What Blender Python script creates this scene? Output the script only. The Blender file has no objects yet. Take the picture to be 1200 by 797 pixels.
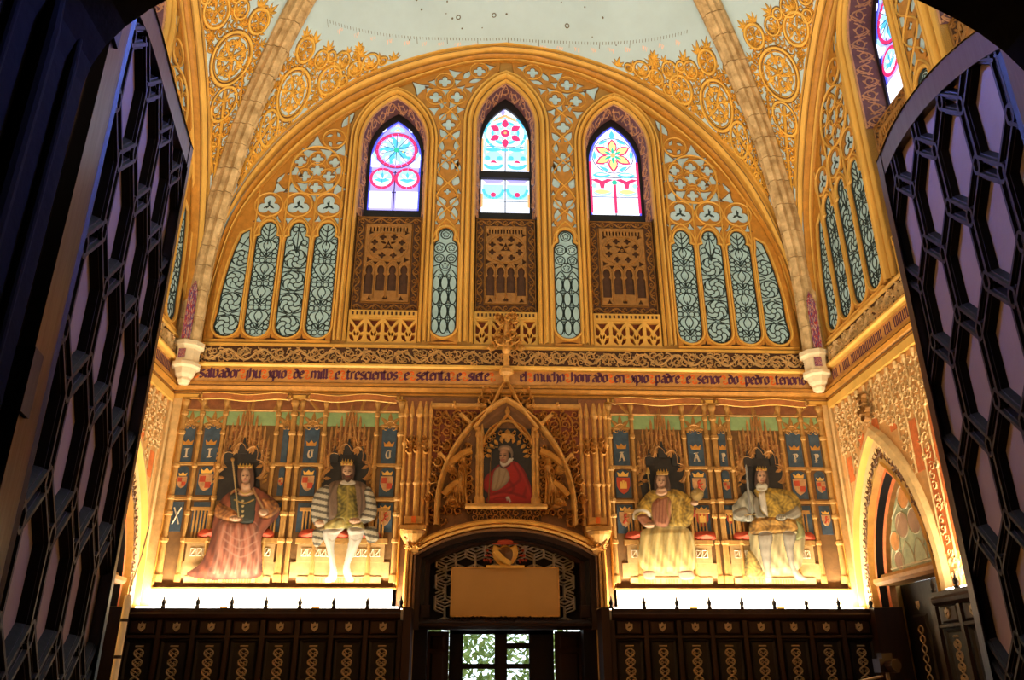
import bpy, math, random
import numpy as np
from mathutils import Matrix, Vector
from mathutils.geometry import delaunay_2d_cdt
sc = bpy.context.scene
col = sc.collection
PI = math.pi
# ------------------------------------------------------------------ camera, world, lights, exposure
F_PX = 950.36; PITCH = math.radians(22.9855); YAW = math.radians(2.5437); ROLL = math.radians(-.1504)
CAM = np.array((-.4352, 0., 1.6))
_f = np.array((math.sin(YAW)*math.cos(PITCH), math.cos(YAW)*math.cos(PITCH), math.sin(PITCH)))
_r0 = np.array((math.cos(YAW), -math.sin(YAW), 0.)); _u0 = np.cross(_r0, _f)
_r = math.cos(ROLL)*_r0 + math.sin(ROLL)*_u0; _u = -math.sin(ROLL)*_r0 + math.cos(ROLL)*_u0
cam = bpy.data.objects.new('camera', bpy.data.cameras.new('camera')); col.objects.link(cam)
cam.data.sensor_fit = 'HORIZONTAL'; cam.data.sensor_width = 36; cam.data.lens = F_PX/1200*36
cam.data.clip_start = .05; cam.data.clip_end = 200
cam.matrix_world = Matrix(((_r[0], _u[0], -_f[0], CAM[0]), (_r[1], _u[1], -_f[1], CAM[1]), (_r[2], _u[2], -_f[2], CAM[2]), (0, 0, 0, 1)))
sc.camera = cam
HW = 5.135; YB = 12.; YC = YB-HW          # half width of the square hall, back wall, centre of the hall
vs = sc.view_settings
vs.view_transform = 'Standard'; vs.look = 'None'; vs.gamma = 1; vs.use_curve_mapping = False; vs.exposure = 0.0
w = bpy.data.worlds.new('world'); sc.world = w; w.use_nodes = True
_bg = w.node_tree.nodes['Background']; _bg.inputs[0].default_value = (.82, .91, 1., 1); _bg.inputs[1].default_value = 3.2
def area(name, loc, rot, sx, sy, power, color):
    l = bpy.data.lights.new(name, 'AREA'); l.shape = 'RECTANGLE'; l.size = sx; l.size_y = sy; l.energy = power; l.color = color
    o = bpy.data.objects.new(name, l); col.objects.link(o); o.location = loc; o.rotation_euler = rot
    return o
WARM = (1., .83, .58)
# strip lights lying in the troughs on top of the wainscot, all round the hall, turned up
for s in (-1, 1):
    area('trough_light', (s*3.25, 11.76, 2.60), (math.radians(180-4), 0, 0), 3.5, .06, 165, (1., .89, .68))
    area('trough_light', (s*4.90, 6.0, 2.62), (0, math.radians(180+s*8), 0), .10, 6.4, 360, WARM)
    area('trough_light', (s*3.2, 1.75, 2.62), (math.radians(180+8), 0, 0), 3.4, .10, 440, WARM)
# cold daylight that falls in through the tall windows of the side walls on to the open entrance leaves
for s in (-1, 1):
    o = area('window_daylight', (s*4.75, 6.9, 10.2), (0, 0, 0), .9, 1.9, 32, (.12, .22, 1.)); o.data.spread = math.radians(20)
    o.rotation_euler = (Vector((-s*1.1-.2, 1.9, 4.3))-Vector(o.location)).to_track_quat('-Z', 'Y').to_euler()

# ------------------------------------------------------------------ helpers
def B(px, py, Y=YB):
    """measured point of the photograph carried to the plane y = Y: (x, z)"""
    d = _f + _r*(px-600)/F_PX - _u*(py-398.5)/F_PX
    p = CAM + d*(Y/d[1]); return float(p[0]), float(p[2])
FR = {'back': Matrix.Translation((0, YB, 0)),
      'right': Matrix.Translation((HW, YC, 0)) @ Matrix.Rotation(-PI/2, 4, 'Z'),
      'left': Matrix.Translation((-HW, YC, 0)) @ Matrix.Rotation(PI/2, 4, 'Z'),
      'world': Matrix.Identity(4)}
ORG = {}
MATS = {}
def nodes_mat(name):
    m = bpy.data.materials.new(name); m.use_nodes = True; MATS[name] = m
    nt = m.node_tree; return m, nt, nt.nodes['Principled BSDF']
def mat(name, c, rough=.6, metal=0., var=.18, scale=6., bump=.15, spec=.4, stretch=(1, 1, 1), c2=None, bscale=None):
    m, nt, b = nodes_mat(name); N = nt.nodes; L = nt.links
    tc = N.new('ShaderNodeTexCoord'); mp = N.new('ShaderNodeMapping'); mp.inputs['Scale'].default_value = stretch
    L.new(tc.outputs['Object'], mp.inputs[0])
    nz = N.new('ShaderNodeTexNoise'); nz.inputs['Scale'].default_value = scale; nz.inputs['Detail'].default_value = 6; nz.inputs['Roughness'].default_value = .65
    L.new(mp.outputs[0], nz.inputs['Vector'])
    rp = N.new('ShaderNodeValToRGB'); a = tuple(max(0, x*(1-var)) for x in c); d = c2 or tuple(min(1, x*(1+var)) for x in c)
    rp.color_ramp.elements[0].position = .32; rp.color_ramp.elements[1].position = .68
    rp.color_ramp.elements[0].color = (*a, 1); rp.color_ramp.elements[1].color = (*d, 1)
    L.new(nz.outputs[0], rp.inputs[0]); L.new(rp.outputs[0], b.inputs['Base Color'])
    b.inputs['Roughness'].default_value = rough; b.inputs['Metallic'].default_value = metal; b.inputs['Specular IOR Level'].default_value = spec
    if bump:
        n2 = N.new('ShaderNodeTexNoise'); n2.inputs['Scale'].default_value = bscale or scale*7; n2.inputs['Detail'].default_value = 4
        L.new(mp.outputs[0], n2.inputs['Vector'])
        bp = N.new('ShaderNodeBump'); bp.inputs['Strength'].default_value = bump; bp.inputs['Distance'].default_value = .02
        L.new(n2.outputs[0], bp.inputs['Height']); L.new(bp.outputs[0], b.inputs['Normal'])
    return m
def glow(name, c, s):
    m, nt, b = nodes_mat(name); b.inputs['Base Color'].default_value = (*[x*.5 for x in c], 1); b.inputs['Roughness'].default_value = .25
    b.inputs['Emission Color'].default_value = (*c, 1); b.inputs['Emission Strength'].default_value = s
    return m
def attr_mat(name, rough=.75):
    m, nt, b = nodes_mat(name); N = nt.nodes; L = nt.links
    at = N.new('ShaderNodeAttribute'); at.attribute_name = 'paint'
    nz = N.new('ShaderNodeTexNoise'); nz.inputs['Scale'].default_value = 40
    mx = N.new('ShaderNodeMixRGB'); mx.blend_type = 'OVERLAY'; mx.inputs[0].default_value = .25
    L.new(at.outputs['Color'], mx.inputs[1]); L.new(nz.outputs[0], mx.inputs[2]); L.new(mx.outputs[0], b.inputs['Base Color'])
    b.inputs['Roughness'].default_value = rough; return m
class MB:
    """collects geometry in wall coordinates: u along the wall, z up, d out of the wall into the hall"""
    def __init__(s, fn=None): s.v = []; s.f = []; s.fn = fn; s.c = None; s.ws = s.hs = 1.
    def p(s, u, z, d):
        s.v.append(s.fn(u, z, d) if s.fn else (u, -d, z)); return len(s.v)-1
    def box(s, u0, u1, z0, z1, d0, d1, bev=0):
        if bev:
            s.frus([(u0, z0), (u1, z0), (u1, z1), (u0, z1)], [(u0+bev, z0+bev), (u1-bev, z0+bev), (u1-bev, z1-bev), (u0+bev, z1-bev)], d0, d1); return
        i = [s.p(u, z, d) for d in (d0, d1) for (u, z) in ((u0, z0), (u1, z0), (u1, z1), (u0, z1))]
        for q in ((4, 5, 6, 7), (3, 2, 1, 0), (0, 1, 5, 4), (1, 2, 6, 5), (2, 3, 7, 6), (3, 0, 4, 7)): s.f.append([i[k] for k in q])
    def frus(s, A, Bq, d0, d1):
        n = len(A); a = [s.p(*q, d0) for q in A]; b = [s.p(*q, d1) for q in Bq]
        for k in range(n): s.f.append([a[k], a[(k+1) % n], b[(k+1) % n], b[k]])
        s.f.append(b)
    def poly(s, pts, d0, d1):
        if area2(pts) < 0: pts = pts[::-1]
        n = len(pts); a = [s.p(*q, d0) for q in pts]; b = [s.p(*q, d1) for q in pts]
        s.f.append(b)
        for k in range(n): s.f.append([a[k], a[(k+1) % n], b[(k+1) % n], b[k]])
    def boss(s, pts, d0, h, c=None):
        if area2(pts) < 0: pts = pts[::-1]
        n = len(pts); c = c or (sum(q[0] for q in pts)/n, sum(q[1] for q in pts)/n)
        if s.ws != 1: pts = [(c[0]+(u-c[0])*1.3, c[1]+(z-c[1])*1.3) for u, z in pts]
        a = [s.p(*q, d0) for q in pts]
        t = s.p(*c, d0+h*s.hs)
        for k in range(n): s.f.append([a[k], a[(k+1) % n], t])
    def stroke(s, pts, wd, d0, h, closed=False, flat=False, taper=False):
        n = len(pts)
        if n < 2: return
        wd *= s.ws; h *= s.hs
        P = np.array(pts, float)
        T = (np.roll(P, -1, 0)-np.roll(P, 1, 0)) if closed else np.gradient(P, axis=0)
        L = np.hypot(T[:, 0], T[:, 1]); L[L == 0] = 1; Nn = np.stack([-T[:, 1]/L, T[:, 0]/L], 1)
        W = np.full(n, wd/2)
        if taper: W = W*np.linspace(1, .35, n)
        rows = []
        for k in range(n):
            a = P[k]+Nn[k]*W[k]; b = P[k]-Nn[k]*W[k]
            if flat:
                a2 = P[k]+Nn[k]*W[k]*.62; b2 = P[k]-Nn[k]*W[k]*.62
                rows.append([s.p(*a, d0), s.p(*a2, d0+h), s.p(*b2, d0+h), s.p(*b, d0)])
            else: rows.append([s.p(*a, d0), s.p(*P[k], d0+h), s.p(*b, d0)])
        m = len(rows[0])
        for k in range(n if closed else n-1):
            r, q = rows[k], rows[(k+1) % n]
            for j in range(m-1): s.f.append([r[j], r[j+1], q[j+1], q[j]])
    def nib(s, pts, nw, ang, d0, d1):
        nx, nz = math.cos(ang)*nw/2, math.sin(ang)*nw/2
        for (a, b), (c, e) in zip(pts[:-1], pts[1:]): s.poly([(a-nx, b-nz), (a+nx, b+nz), (c+nx, e+nz), (c-nx, e-nz)], d0, d1)
    def sweep(s, pts, prof, closed=False, fl=1):
        """pts: path (u, z); prof: list of (offset sideways, depth)"""
        P = np.array(pts, float); n = len(P)
        T = (np.roll(P, -1, 0)-np.roll(P, 1, 0)) if closed else np.gradient(P, axis=0)
        L = np.hypot(T[:, 0], T[:, 1]); L[L == 0] = 1; Nn = np.stack([-T[:, 1]/L, T[:, 0]/L], 1)*fl
        rows = [[s.p(P[k][0]+Nn[k][0]*o, P[k][1]+Nn[k][1]*o, d) for o, d in prof] for k in range(n)]
        for k in range(n if closed else n-1):
            r, q = rows[k], rows[(k+1) % n]
            for j in range(len(prof)-1): s.f.append([r[j], r[j+1], q[j+1], q[j]])
    def loft(s, A, da, Bq, db, closed=False):
        a = [s.p(*q, da) for q in A]; b = [s.p(*q, db) for q in Bq]; n = len(a)
        for k in range(n if closed else n-1): s.f.append([a[k], a[(k+1) % n], b[(k+1) % n], b[k]])
    def lathe(s, u, d, prof, n=8, a0=0, a1=2*PI):
        full = abs(a1-a0-2*PI) < 1e-6; m = n if full else n+1
        rows = [[s.p(u+r*math.cos(a0+(a1-a0)*k/n), z, d+r*math.sin(a0+(a1-a0)*k/n)) for k in range(m)] for r, z in prof]
        for r, q in zip(rows[:-1], rows[1:]):
            for k in range(n): s.f.append([r[k], r[(k+1) % m], q[(k+1) % m], q[k]])
    def tube(s, pts, r, n=6):
        P = [Vector(q) for q in pts]; rows = []
        for k, q in enumerate(P):
            t = (P[min(k+1, len(P)-1)]-P[max(k-1, 0)]).normalized(); x = t.orthogonal().normalized(); y = t.cross(x)
            rows.append([])
            for j in range(n):
                c = q+(x*math.cos(2*PI*j/n)+y*math.sin(2*PI*j/n))*r; s.v.append(tuple(c)); rows[-1].append(len(s.v)-1)
        for a, b in zip(rows[:-1], rows[1:]):
            for j in range(n): s.f.append([a[j], a[(j+1) % n], b[(j+1) % n], b[j]])
        s.f.append(rows[0][::-1]); s.f.append(rows[-1])
    def build(s, name, m, parent=None, frame=None, smooth=False):
        o3 = ORG.get(parent.name, (0, 0, 0)) if parent else (0, 0, 0)
        me = bpy.data.meshes.new(name)
        V = np.array(s.v, float)-np.array(o3)
        me.from_pydata(V.tolist(), [], s.f); me.update()
        if smooth: me.polygons.foreach_set('use_smooth', [True]*len(me.polygons))
        if s.c is not None:
            at = me.color_attributes.new('paint', 'FLOAT_COLOR', 'POINT')
            at.data.foreach_set('color', np.concatenate([np.array(s.c, float), np.ones((len(s.c), 1))], 1).ravel())
        me.materials.append(MATS[m] if isinstance(m, str) else m)
        o = bpy.data.objects.new(name, me); col.objects.link(o)
        if parent: o.parent = parent; ORG[o.name] = o3
        elif frame: o.matrix_world = FR[frame]
        return o
def area2(p): return sum(p[k][0]*p[(k+1) % len(p)][1]-p[(k+1) % len(p)][0]*p[k][1] for k in range(len(p)))
def tag(o, label=None, cat=None, group=None, kind=None):
    if label: o['label'] = label
    if cat: o['category'] = cat
    if group: o['group'] = group
    if kind: o['kind'] = kind
    return o
def thing(name, label, cat, frame='back', org=(0, 0, 0), group=None, kind=None):
    """an Empty at the thing's base, org = (u, d, z) on that wall"""
    o = bpy.data.objects.new(name, None); col.objects.link(o); o.empty_display_size = .2
    loc = (org[0], -org[1], org[2]); o.matrix_world = FR[frame] @ Matrix.Translation(loc); ORG[o.name] = loc
    return tag(o, label, cat, group, kind)
def copy_tree(o, frame, label=None, parent=None, mirror=False):
    c = o.copy(); col.objects.link(c)
    if parent: c.parent = parent
    else:
        loc = ORG[o.name]; c.matrix_world = FR[frame] @ Matrix.Translation(loc); ORG[c.name] = loc
    if label: c['label'] = label
    for ch in o.children: copy_tree(ch, frame, None, c)
    return c
# ---- plane shapes
def arc(cx, cz, r, a0, a1, n=16, rz=None): return [(cx+r*math.cos(a0+(a1-a0)*k/n), cz+(rz or r)*math.sin(a0+(a1-a0)*k/n)) for k in range(n+1)]
def circ(cx, cz, r, n=24): return arc(cx, cz, r, 0, 2*PI, n)[:-1]
def foil(cx, cz, r, k, ph=PI/2, n=None, deep=.42):
    n = n or k*10
    return [(cx+r*q*math.cos(t), cz+r*q*math.sin(t)) for t in [2*PI*j/n for j in range(n)] for q in [1-deep+deep*abs(math.cos(k*(t-ph)/2))**.75]]
def leaf(cx, cz, ln, wd, ang, n=5):
    """almond with its base at (cx, cz)"""
    ca, sa = math.cos(ang), math.sin(ang); o = []
    for k in range(2*n):
        t = k/n
        x = t if t <= 1 else 2-t; y = math.sin(PI*x**.85)*wd/2*(1 if t <= 1 else -1)
        o.append((cx+ca*x*ln-sa*y, cz+sa*x*ln+ca*y))
    return o
def star3(cx, cz, r, ang, inn=.42, k=3):
    r *= 1.12
    o = []
    for j in range(k*4):
        t = ang+2*PI*j/(k*4); q = 1 if j % 4 == 0 else (inn if j % 4 == 2 else inn*1.25); o.append((cx+r*q*math.cos(t), cz+r*q*math.sin(t)))
    return o
def spiral(cx, cz, r, ph, turns=1.3, sgn=1, n=16): return [(cx+r*q*math.cos(t), cz+r*q*math.sin(t)) for k in range(n+1) for q in [1-.85*k/n] for t in [ph+sgn*2*PI*turns*k/n]]
def smooth(pts, n=5, closed=False):
    P = [np.array(q, float) for q in pts]; m = len(P); o = []
    for k in range(m if closed else m-1):
        a, b, c, d = (P[(k-1) % m], P[k], P[(k+1) % m], P[(k+2) % m]) if closed else (P[max(k-1, 0)], P[k], P[k+1], P[min(k+2, m-1)])
        for j in range(n):
            t = j/n; o.append(tuple(.5*((2*b)+(c-a)*t+(2*a-5*b+4*c-d)*t*t+(3*b-a-3*c+d)*t**3)))
    if not closed: o.append(tuple(P[-1]))
    return o
def parch(cx, zs, hw, rise, n=10):
    """pointed arch from the left spring to the right spring"""
    R = (rise*rise+hw*hw)/(2*hw); a = math.atan2(rise, R-hw)
    l = [(cx-hw+R-R*math.cos(a*k/n), zs+R*math.sin(a*k/n)) for k in range(n+1)]
    return l+[(2*cx-u, z) for u, z in l[-2::-1]]
def mir(pts): return [(-u, z) for u, z in pts]
def inside(P, poly):
    x, y = P[:, 0], P[:, 1]; r = np.zeros(len(P), bool); n = len(poly)
    for k in range(n):
        (x0, y0), (x1, y1) = poly[k], poly[(k+1) % n]
        if y0 == y1: continue
        c = ((y0 > y) != (y1 > y)) & (x < (x1-x0)*(y-y0)/(y1-y0)+x0); r ^= c
    return r
def holes(name, outs, hls, d0, d1, m, parent, bev=.008):
    """a plate with real holes cut through it, front face at d1, back at d0"""
    vs_, es = [], []
    for pts in outs+hls:
        k0 = len(vs_); n = len(pts); vs_ += [Vector(q) for q in pts]; es += [(k0+k, k0+(k+1) % n) for k in range(n)]
    V, _, F = delaunay_2d_cdt(vs_, es, [], 0, 1e-5)[:3]
    V = np.array([tuple(q) for q in V]); F = [list(f) for f in F]
    C = np.array([V[f].mean(0) for f in F]); keep = np.zeros(len(F), bool)
    for o in outs: keep |= inside(C, o)
    for h in hls: keep &= ~inside(C, h)
    b = MB(); cnt = {}
    fr = [b.p(*q, d1) for q in V]; bk = [b.p(*q, d0) for q in V]
    for f, k in zip(F, keep):
        if not k: continue
        b.f.append([fr[i] for i in f])
        for x, y in zip(f, f[1:]+f[:1]):
            if (y, x) in cnt: cnt[y, x] = None
            else: cnt[x, y] = 1
    for (x, y), v in cnt.items():
        if v: b.f.append([fr[x], bk[x], bk[y], fr[y]])
    return b.build(name, m, parent)
_lay = [0]
def pane(pts, d, m, parent, name='pane', th=.01):
    if name == 'glass_pane': _lay[0] += 1; d += .0003*_lay[0]
    b = MB(); b.poly(pts, d-th, d); return b.build(name, m, parent)
rnd = random.Random(7)
# ---- ornament
def scroll_unit(b, x, z, r, ph, sgn, wd, d0, h, leaves=3, lw=None):
    b.stroke(spiral(x, z, r, ph, 1.25, sgn, 14), wd, d0, h, taper=True)
    for k in range(leaves):
        t = ph+sgn*(k*1.25+.4); q = r*(1-.2*k)
        b.boss(leaf(x+q*math.cos(t), z+q*math.sin(t), r*.55, (lw or r*.34), t+sgn*.9, 3), d0, h*.9)
def vine_band(b, u0, u1, z0, z1, d0, h, unit, wd, seed=1):
    """running foliage scroll between u0 and u1"""
    n = max(1, round((u1-u0)/unit)); st = (u1-u0)/n; zc = (z0+z1)/2; r = min((z1-z0)*.36, st*.42)
    pts = [(u0+st*n*k/(n*8), zc+math.sin(PI*k/8)*(z1-z0)*.33) for k in range(n*8+1)]
    b.stroke(pts, wd, d0, h)
    for k in range(n):
        s = 1 if k % 2 == 0 else -1
        scroll_unit(b, u0+st*(k+.5), zc-s*(z1-z0)*.10, r, PI/2*s, s, wd*.9, d0, h, 3)
        b.boss(leaf(u0+st*(k+.02), zc, r*.9, r*.4, s*1.2, 3), d0, h*.8)
def swap(b):
    """the same builder with u and z exchanged, for ornament that climbs"""
    t = MB(); base = b.p
    t.p = lambda u, z, d: base(z, u, d); t.f = _Flip(b.f); return t
class _Flip:
    def __init__(s, f): s.f = f
    def append(s, q): s.f.append(list(q)[::-1])
def rosette(b, x, z, r, d0, h, wd, k=6, seed=0):
    b.stroke(circ(x, z, r, 32), wd*1.25, d0, h, closed=True, flat=True)
    b.stroke(circ(x, z, r*.86, 28), wd*.5, d0, h*.6, closed=True)
    for j in range(k):
        t = 2*PI*j/k+seed
        cx, cz = x+r*.50*math.cos(t), z+r*.50*math.sin(t)
        b.stroke(spiral(cx, cz, r*.30, t+PI, 1.2, 1 if (j+int(seed*9)) % 2 else -1, 14), wd*.8, d0, h*.8, taper=True)
        b.stroke([(x+r*.1*math.cos(t), z+r*.1*math.sin(t)), (x+r*.45*math.cos(t+.35), z+r*.45*math.sin(t+.35)), (x+r*.84*math.cos(t+.5), z+r*.84*math.sin(t+.5))], wd*.7, d0, h*.7)
        b.boss(leaf(x+r*.34*math.cos(t+.5), z+r*.34*math.sin(t+.5), r*.46, r*.24, t+.5, 3), d0, h)
        b.boss(leaf(cx, cz, r*.30, r*.18, t+.9, 3), d0, h*.9); b.boss(leaf(cx, cz, r*.30, r*.18, t-.9, 3), d0, h*.9)
    b.boss(foil(x, z, r*.18, 6, n=18), d0, h*1.2)
def leafspray(b, x, z, r, ang, d0, h, k=5, spread=2.4):
    for j in range(k):
        t = ang+(j-(k-1)/2)*spread/(k-1); q = r*(1-.35*abs(j-(k-1)/2)/((k-1)/2))
        b.boss(leaf(x, z, q, q*.30, t, 4), d0, h)
def carving(b, u0, u1, z0, z1, d0, h, cell, wd, seed, keep=None):
    """dense foliage carving: curls and leaves that fill a field"""
    R = random.Random(seed); nu = max(1, round((u1-u0)/cell)); nz = max(1, round((z1-z0)/cell))
    for i in range(nu):
        for j in range(nz):
            x = u0+(u1-u0)*(i+.5+R.uniform(-.15, .15))/nu; z = z0+(z1-z0)*(j+.5+R.uniform(-.15, .15))/nz
            if keep and not keep(x, z): continue
            s = R.choice((-1, 1)); scroll_unit(b, x, z, cell*.5, R.uniform(0, 6.28), s, wd, d0, h*R.uniform(.7, 1.2), 4)
# ------------------------------------------------------------------ materials
mat('gilt', (.78, .44, .088), .5, 0., .16, 3., .12, .35, (1, 1, .25))
mat('gilt_rich', (.54, .235, .032), .5, 0., .2, 8., .15)
mat('gilt_pale', (.70, .46, .19), .55, 0., .18, 8., .15)
mat('gilt_brown', (.34, .155, .034), .55, 0., .25, 9., .2)
mat('carved_wood', (.17, .072, .020), .55, 0., .3, 9., .25)
mat('red_ground', (.20, .05, .018), .7, 0., .3, 9., .1)
mat('orange_ground', (.62, .15, .03), .7, 0., .25, 9., .1)
mat('dark_ground', (.075, .03, .012), .7, 0., .3, 9., .1)
mat('teal', (.43, .64, .69), .45, 0., .14, 5., .05, .5)
mat('pale_blue', (.55, .77, .88), .6, 0., .10, 5., .05)
mat('lead', (.018, .035, .035), .6, 0., .1, 9., 0)
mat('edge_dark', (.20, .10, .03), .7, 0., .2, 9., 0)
mat('vault_plaster', (.50, .65, .71), .85, 0., .06, 1.2, .06)
mat('wall_plaster', (.50, .28, .07), .8, 0., .12, 2., .1)
mat('stone', (.46, .28, .11), .8, 0., .25, 5., .3, .3, c2=(.80, .56, .28))
mat('white_stone', (.78, .62, .38), .75, 0., .12, 6., .2)
mat('ink', (.10, .025, .07), .7, 0., .2, 9., 0)
mat('frieze_ground', (.60, .30, .09), .7, 0., .2, 8., .08)
mat('curl_orange', (.80, .15, .015), .7, 0., .2, 8., 0)
mat('reveal', (.17, .075, .085), .65, 0., .2, 8., .1)  # brown shifted to violet for the blue window light that falls on it
mat('reveal_gilt', (.60, .30, .16), .55, 0., .2, 8., .1)
mat('black_frame', (.012, .009, .012), .5, 0., .1, 8., 0)
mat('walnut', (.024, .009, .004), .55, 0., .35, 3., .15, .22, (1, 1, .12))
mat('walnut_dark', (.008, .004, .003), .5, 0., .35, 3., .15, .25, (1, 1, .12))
mat('inlay', (.38, .25, .12), .5, 0., .25, 9., .1)
mat('cream_panel', (.26, .185, .125), .6, 0., .10, 3., .06)
mat('board', (.50, .27, .08), .6, 0., .06, 2., .04)
mat('floor_tile', (.16, .09, .05), .4, 0., .2, 3., .05)
mat('mural_gold', (.42, .21, .047), .7, 0., .22, 10., .1)
mat('mural_tan', (.19, .090, .025), .75, 0., .25, 7., .08)
mat('mural_blue', (.048, .080, .115), .7, 0., .3, 9., .05)
mat('mural_green', (.27, .40, .17), .75, 0., .2, 6., .05)
mat('mural_dark', (.030, .026, .022), .75, 0., .3, 6., .05)
mat('mural_brown', (.27, .10, .035), .75, 0., .3, 8., .08)
mat('mural_white', (.66, .54, .36), .75, 0., .1, 8., .05)
mat('mural_red', (.46, .06, .02), .7, 0., .25, 8., .05)
mat('silver_rod', (.56, .47, .39), .35, .2, .2, 9., .1)
mat('mark', (.16, .14, .10), .8, 0., .1, 9., 0)
mat('pale_mark', (.92, .62, .50), .8, 0., .1, 9., 0)
mat('ribbon_red', (.50, .17, .045), .7, 0., .25, 9., .05)
mat('mural_step', (.44, .265, .095), .75, 0., .2, 9., .05)
mat('cream_and_glare', (.88, .78, .60), .8, 0., .06, 4., .05)  # pole's own colour; also carries the glare on the murals' bottom rail
mat('gilt_mid', (.58, .285, .062), .5, 0., .25, 9., .2)
mat('gilt_bright', (.80, .46, .075), .5, 0., .2, 6., .1)
mat('mural_spire', (.42, .20, .055), .75, 0., .3, 8., .08)
mat('near_black', (.005, .004, .0035), .85, 0., .2, 4., .1, .08)  # near-black matt timber of front wall, lobby and lining
mat('mural_shield', (.50, .27, .11), .75, 0., .3, 12., .05)
attr_mat('paint')
glow('tube_glass', (1., .93, .80), 14)
mat('lead_violet', (.05, .03, .16), .6, 0., .1, 9., 0)
for n_, c_, s_ in (('glass_white', (.80, .86, 1.), 1.45), ('glass_cyan', (.10, .60, 1.), 1.15), ('glass_red', (.80, .03, .16), 1.15), ('glass_blue', (.10, .12, 1.), 1.2),
                   ('glass_yellow', (1., .85, .30), 1.2), ('glass_green', (.03, .62, .42), 1.0), ('glass_violet', (.42, .38, 1.), 1.2), ('glass_orange', (1., .45, .18), 1.2), ('glass_sky', (.40, .80, 1.), 1.2)):
    glow(n_, c_, s_)
# ------------------------------------------------------------------ curves of the wall arch and the vault
ARCH_IN = smooth([(-4.76, 6.5), (-4.76, 7.0), (-4.73, 7.5), (-4.56, 8.62), (-4.28, 9.28), (-3.83, 9.98), (-3.44, 10.48), (-3.02, 10.90), (-2.6, 11.24), (-2.0, 11.68), (-1.0, 12.17), (0, 12.36)], 6)
_ao = [(-5.02, 6.5), (-5.0, 7.2), (-4.95, 7.9), (-4.83, 8.7), (-4.6, 9.5), (-4.3, 10.15), (-3.92, 10.74), (-3.2, 11.53), (-2.4, 12.11), (-1.15, 12.64), (0, 12.84)]
DV = .25                                   # the arch stands this far out of the wall
_k = (YB-DV)/YB
ARCH_OUT = smooth([(u*_k, 1.6+(z-1.6)*_k) for u, z in _ao], 6)
def full(c): return c+[(-u, z) for u, z in c[-2::-1]]
_L = [0.]
for (a, b), (c, d) in zip(ARCH_OUT[:-1], ARCH_OUT[1:]): _L.append(_L[-1]+math.hypot(c-a, d-b))
_AU = np.array([q[0] for q in ARCH_OUT]); _AZ = np.array([q[1] for q in ARCH_OUT]); _L = np.array(_L); ALEN = float(_L[-1])
def rib_z(au): return 7.1+7.*math.sqrt(max(0., 1-(au/4.95)**2))
def surf(a, s):
    """point of a vault cell: a = run along the wall arch from the left corner, s = distance from the wall"""
    sg = 1
    if a > ALEN: a = 2*ALEN-a; sg = -1
    u = float(np.interp(a, _L, _AU)); z = float(np.interp(a, _L, _AZ)); sr = HW-abs(u)
    zr = max(rib_z(abs(u)), z); t = (s-DV)/(sr-DV) if sr-DV > .06 else 0.
    return sg*u, s, z+(zr-z)*max(-.5, t)
def cell_fn(a, s, h):
    P = np.array(surf(a, s)); e = .02
    Ta = np.array(surf(a+e, s))-np.array(surf(a-e, s)); Ts = np.array(surf(a, s+e))-np.array(surf(a, s-e))
    n = np.cross(Ta, Ts); n /= (np.linalg.norm(n) or 1)
    if n[2] > 0: n = -n
    P = P+n*h; return (float(P[0]), float(-P[1]), float(P[2]))
# ------------------------------------------------------------------ the shell of the hall
b = MB(); b.box(-8, 8, -.2, 0, 4, -16); 
fl = bpy.data.objects.new('floor', bpy.data.meshes.new('floor')); fl.data.from_pydata([(-8, -4, 0), (8, -4, 0), (8, 13, 0), (-8, 13, 0), (-8, -4, -.2), (8, -4, -.2), (8, 13, -.2), (-8, 13, -.2)], [], [(0, 1, 2, 3), (7, 6, 5, 4), (0, 4, 5, 1), (1, 5, 6, 2), (2, 6, 7, 3), (3, 7, 4, 0)])
fl.data.materials.append(MATS['floor_tile']); col.objects.link(fl); tag(fl, 'dark floor of the hall', None, None, 'structure')
WIN = [(-1.99, 10.5, .57, .97, .21), (0., 10.9, .53, .99, .25), (1.99, 10.5, .57, .97, .21)]
def win_hole(cx, zs, hw, rise, z0=6.62): return [(cx+hw, z0)]+[(cx-hw, z0)]+parch(cx, zs, hw, rise)
rim = [(-5.6, 0), (5.6, 0), (5.6, 14), (-5.6, 14)]
_rims = [(-HW-.02, 0), (HW+.02, 0), (HW+.02, 14), (-HW-.02, 14)]
wh = [win_hole(*q[:4]) for q in WIN]
def seg_arch(hw, zs, rise, n=12):
    R = (hw*hw+rise*rise)/(2*rise); a = math.asin(hw/R); return [(R*math.sin(-a+2*a*k/n), zs+rise-R+R*math.cos(-a+2*a*k/n)) for k in range(n+1)]
niche = [(1.29, .0), (-1.29, .0)]+seg_arch(1.29, 3.30, .36)
wb = holes('wall_back', [rim], wh+[niche], -.62, 0, 'wall_plaster', None, .001); wb.matrix_world = FR['back']; tag(wb, 'golden back wall with three pointed windows and the portal', None, None, 'structure')
DOORU = -3.87
def door_arch(k, sg=1): return [(sg*u, z) for u, z in parch(DOORU, 2.75, 1.15-k, 2.15-1.7*k, 14)]
side_door = [(DOORU+.87, .0), (DOORU-.87, .0)]+door_arch(.28)
wr = holes('wall_right', [_rims], wh+[side_door], -.62, 0, 'wall_plaster', None, .001); wr.matrix_world = FR['right']; tag(wr, 'golden right-hand wall with a pointed doorway', None, None, 'structure')
wl = holes('wall_left', [_rims], wh+[[(-u, z) for u, z in side_door]], -.62, 0, 'wall_plaster', None, .001); wl.matrix_world = FR['left']; tag(wl, 'golden left-hand wall seen past the lattice leaf', None, None, 'structure')
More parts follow.
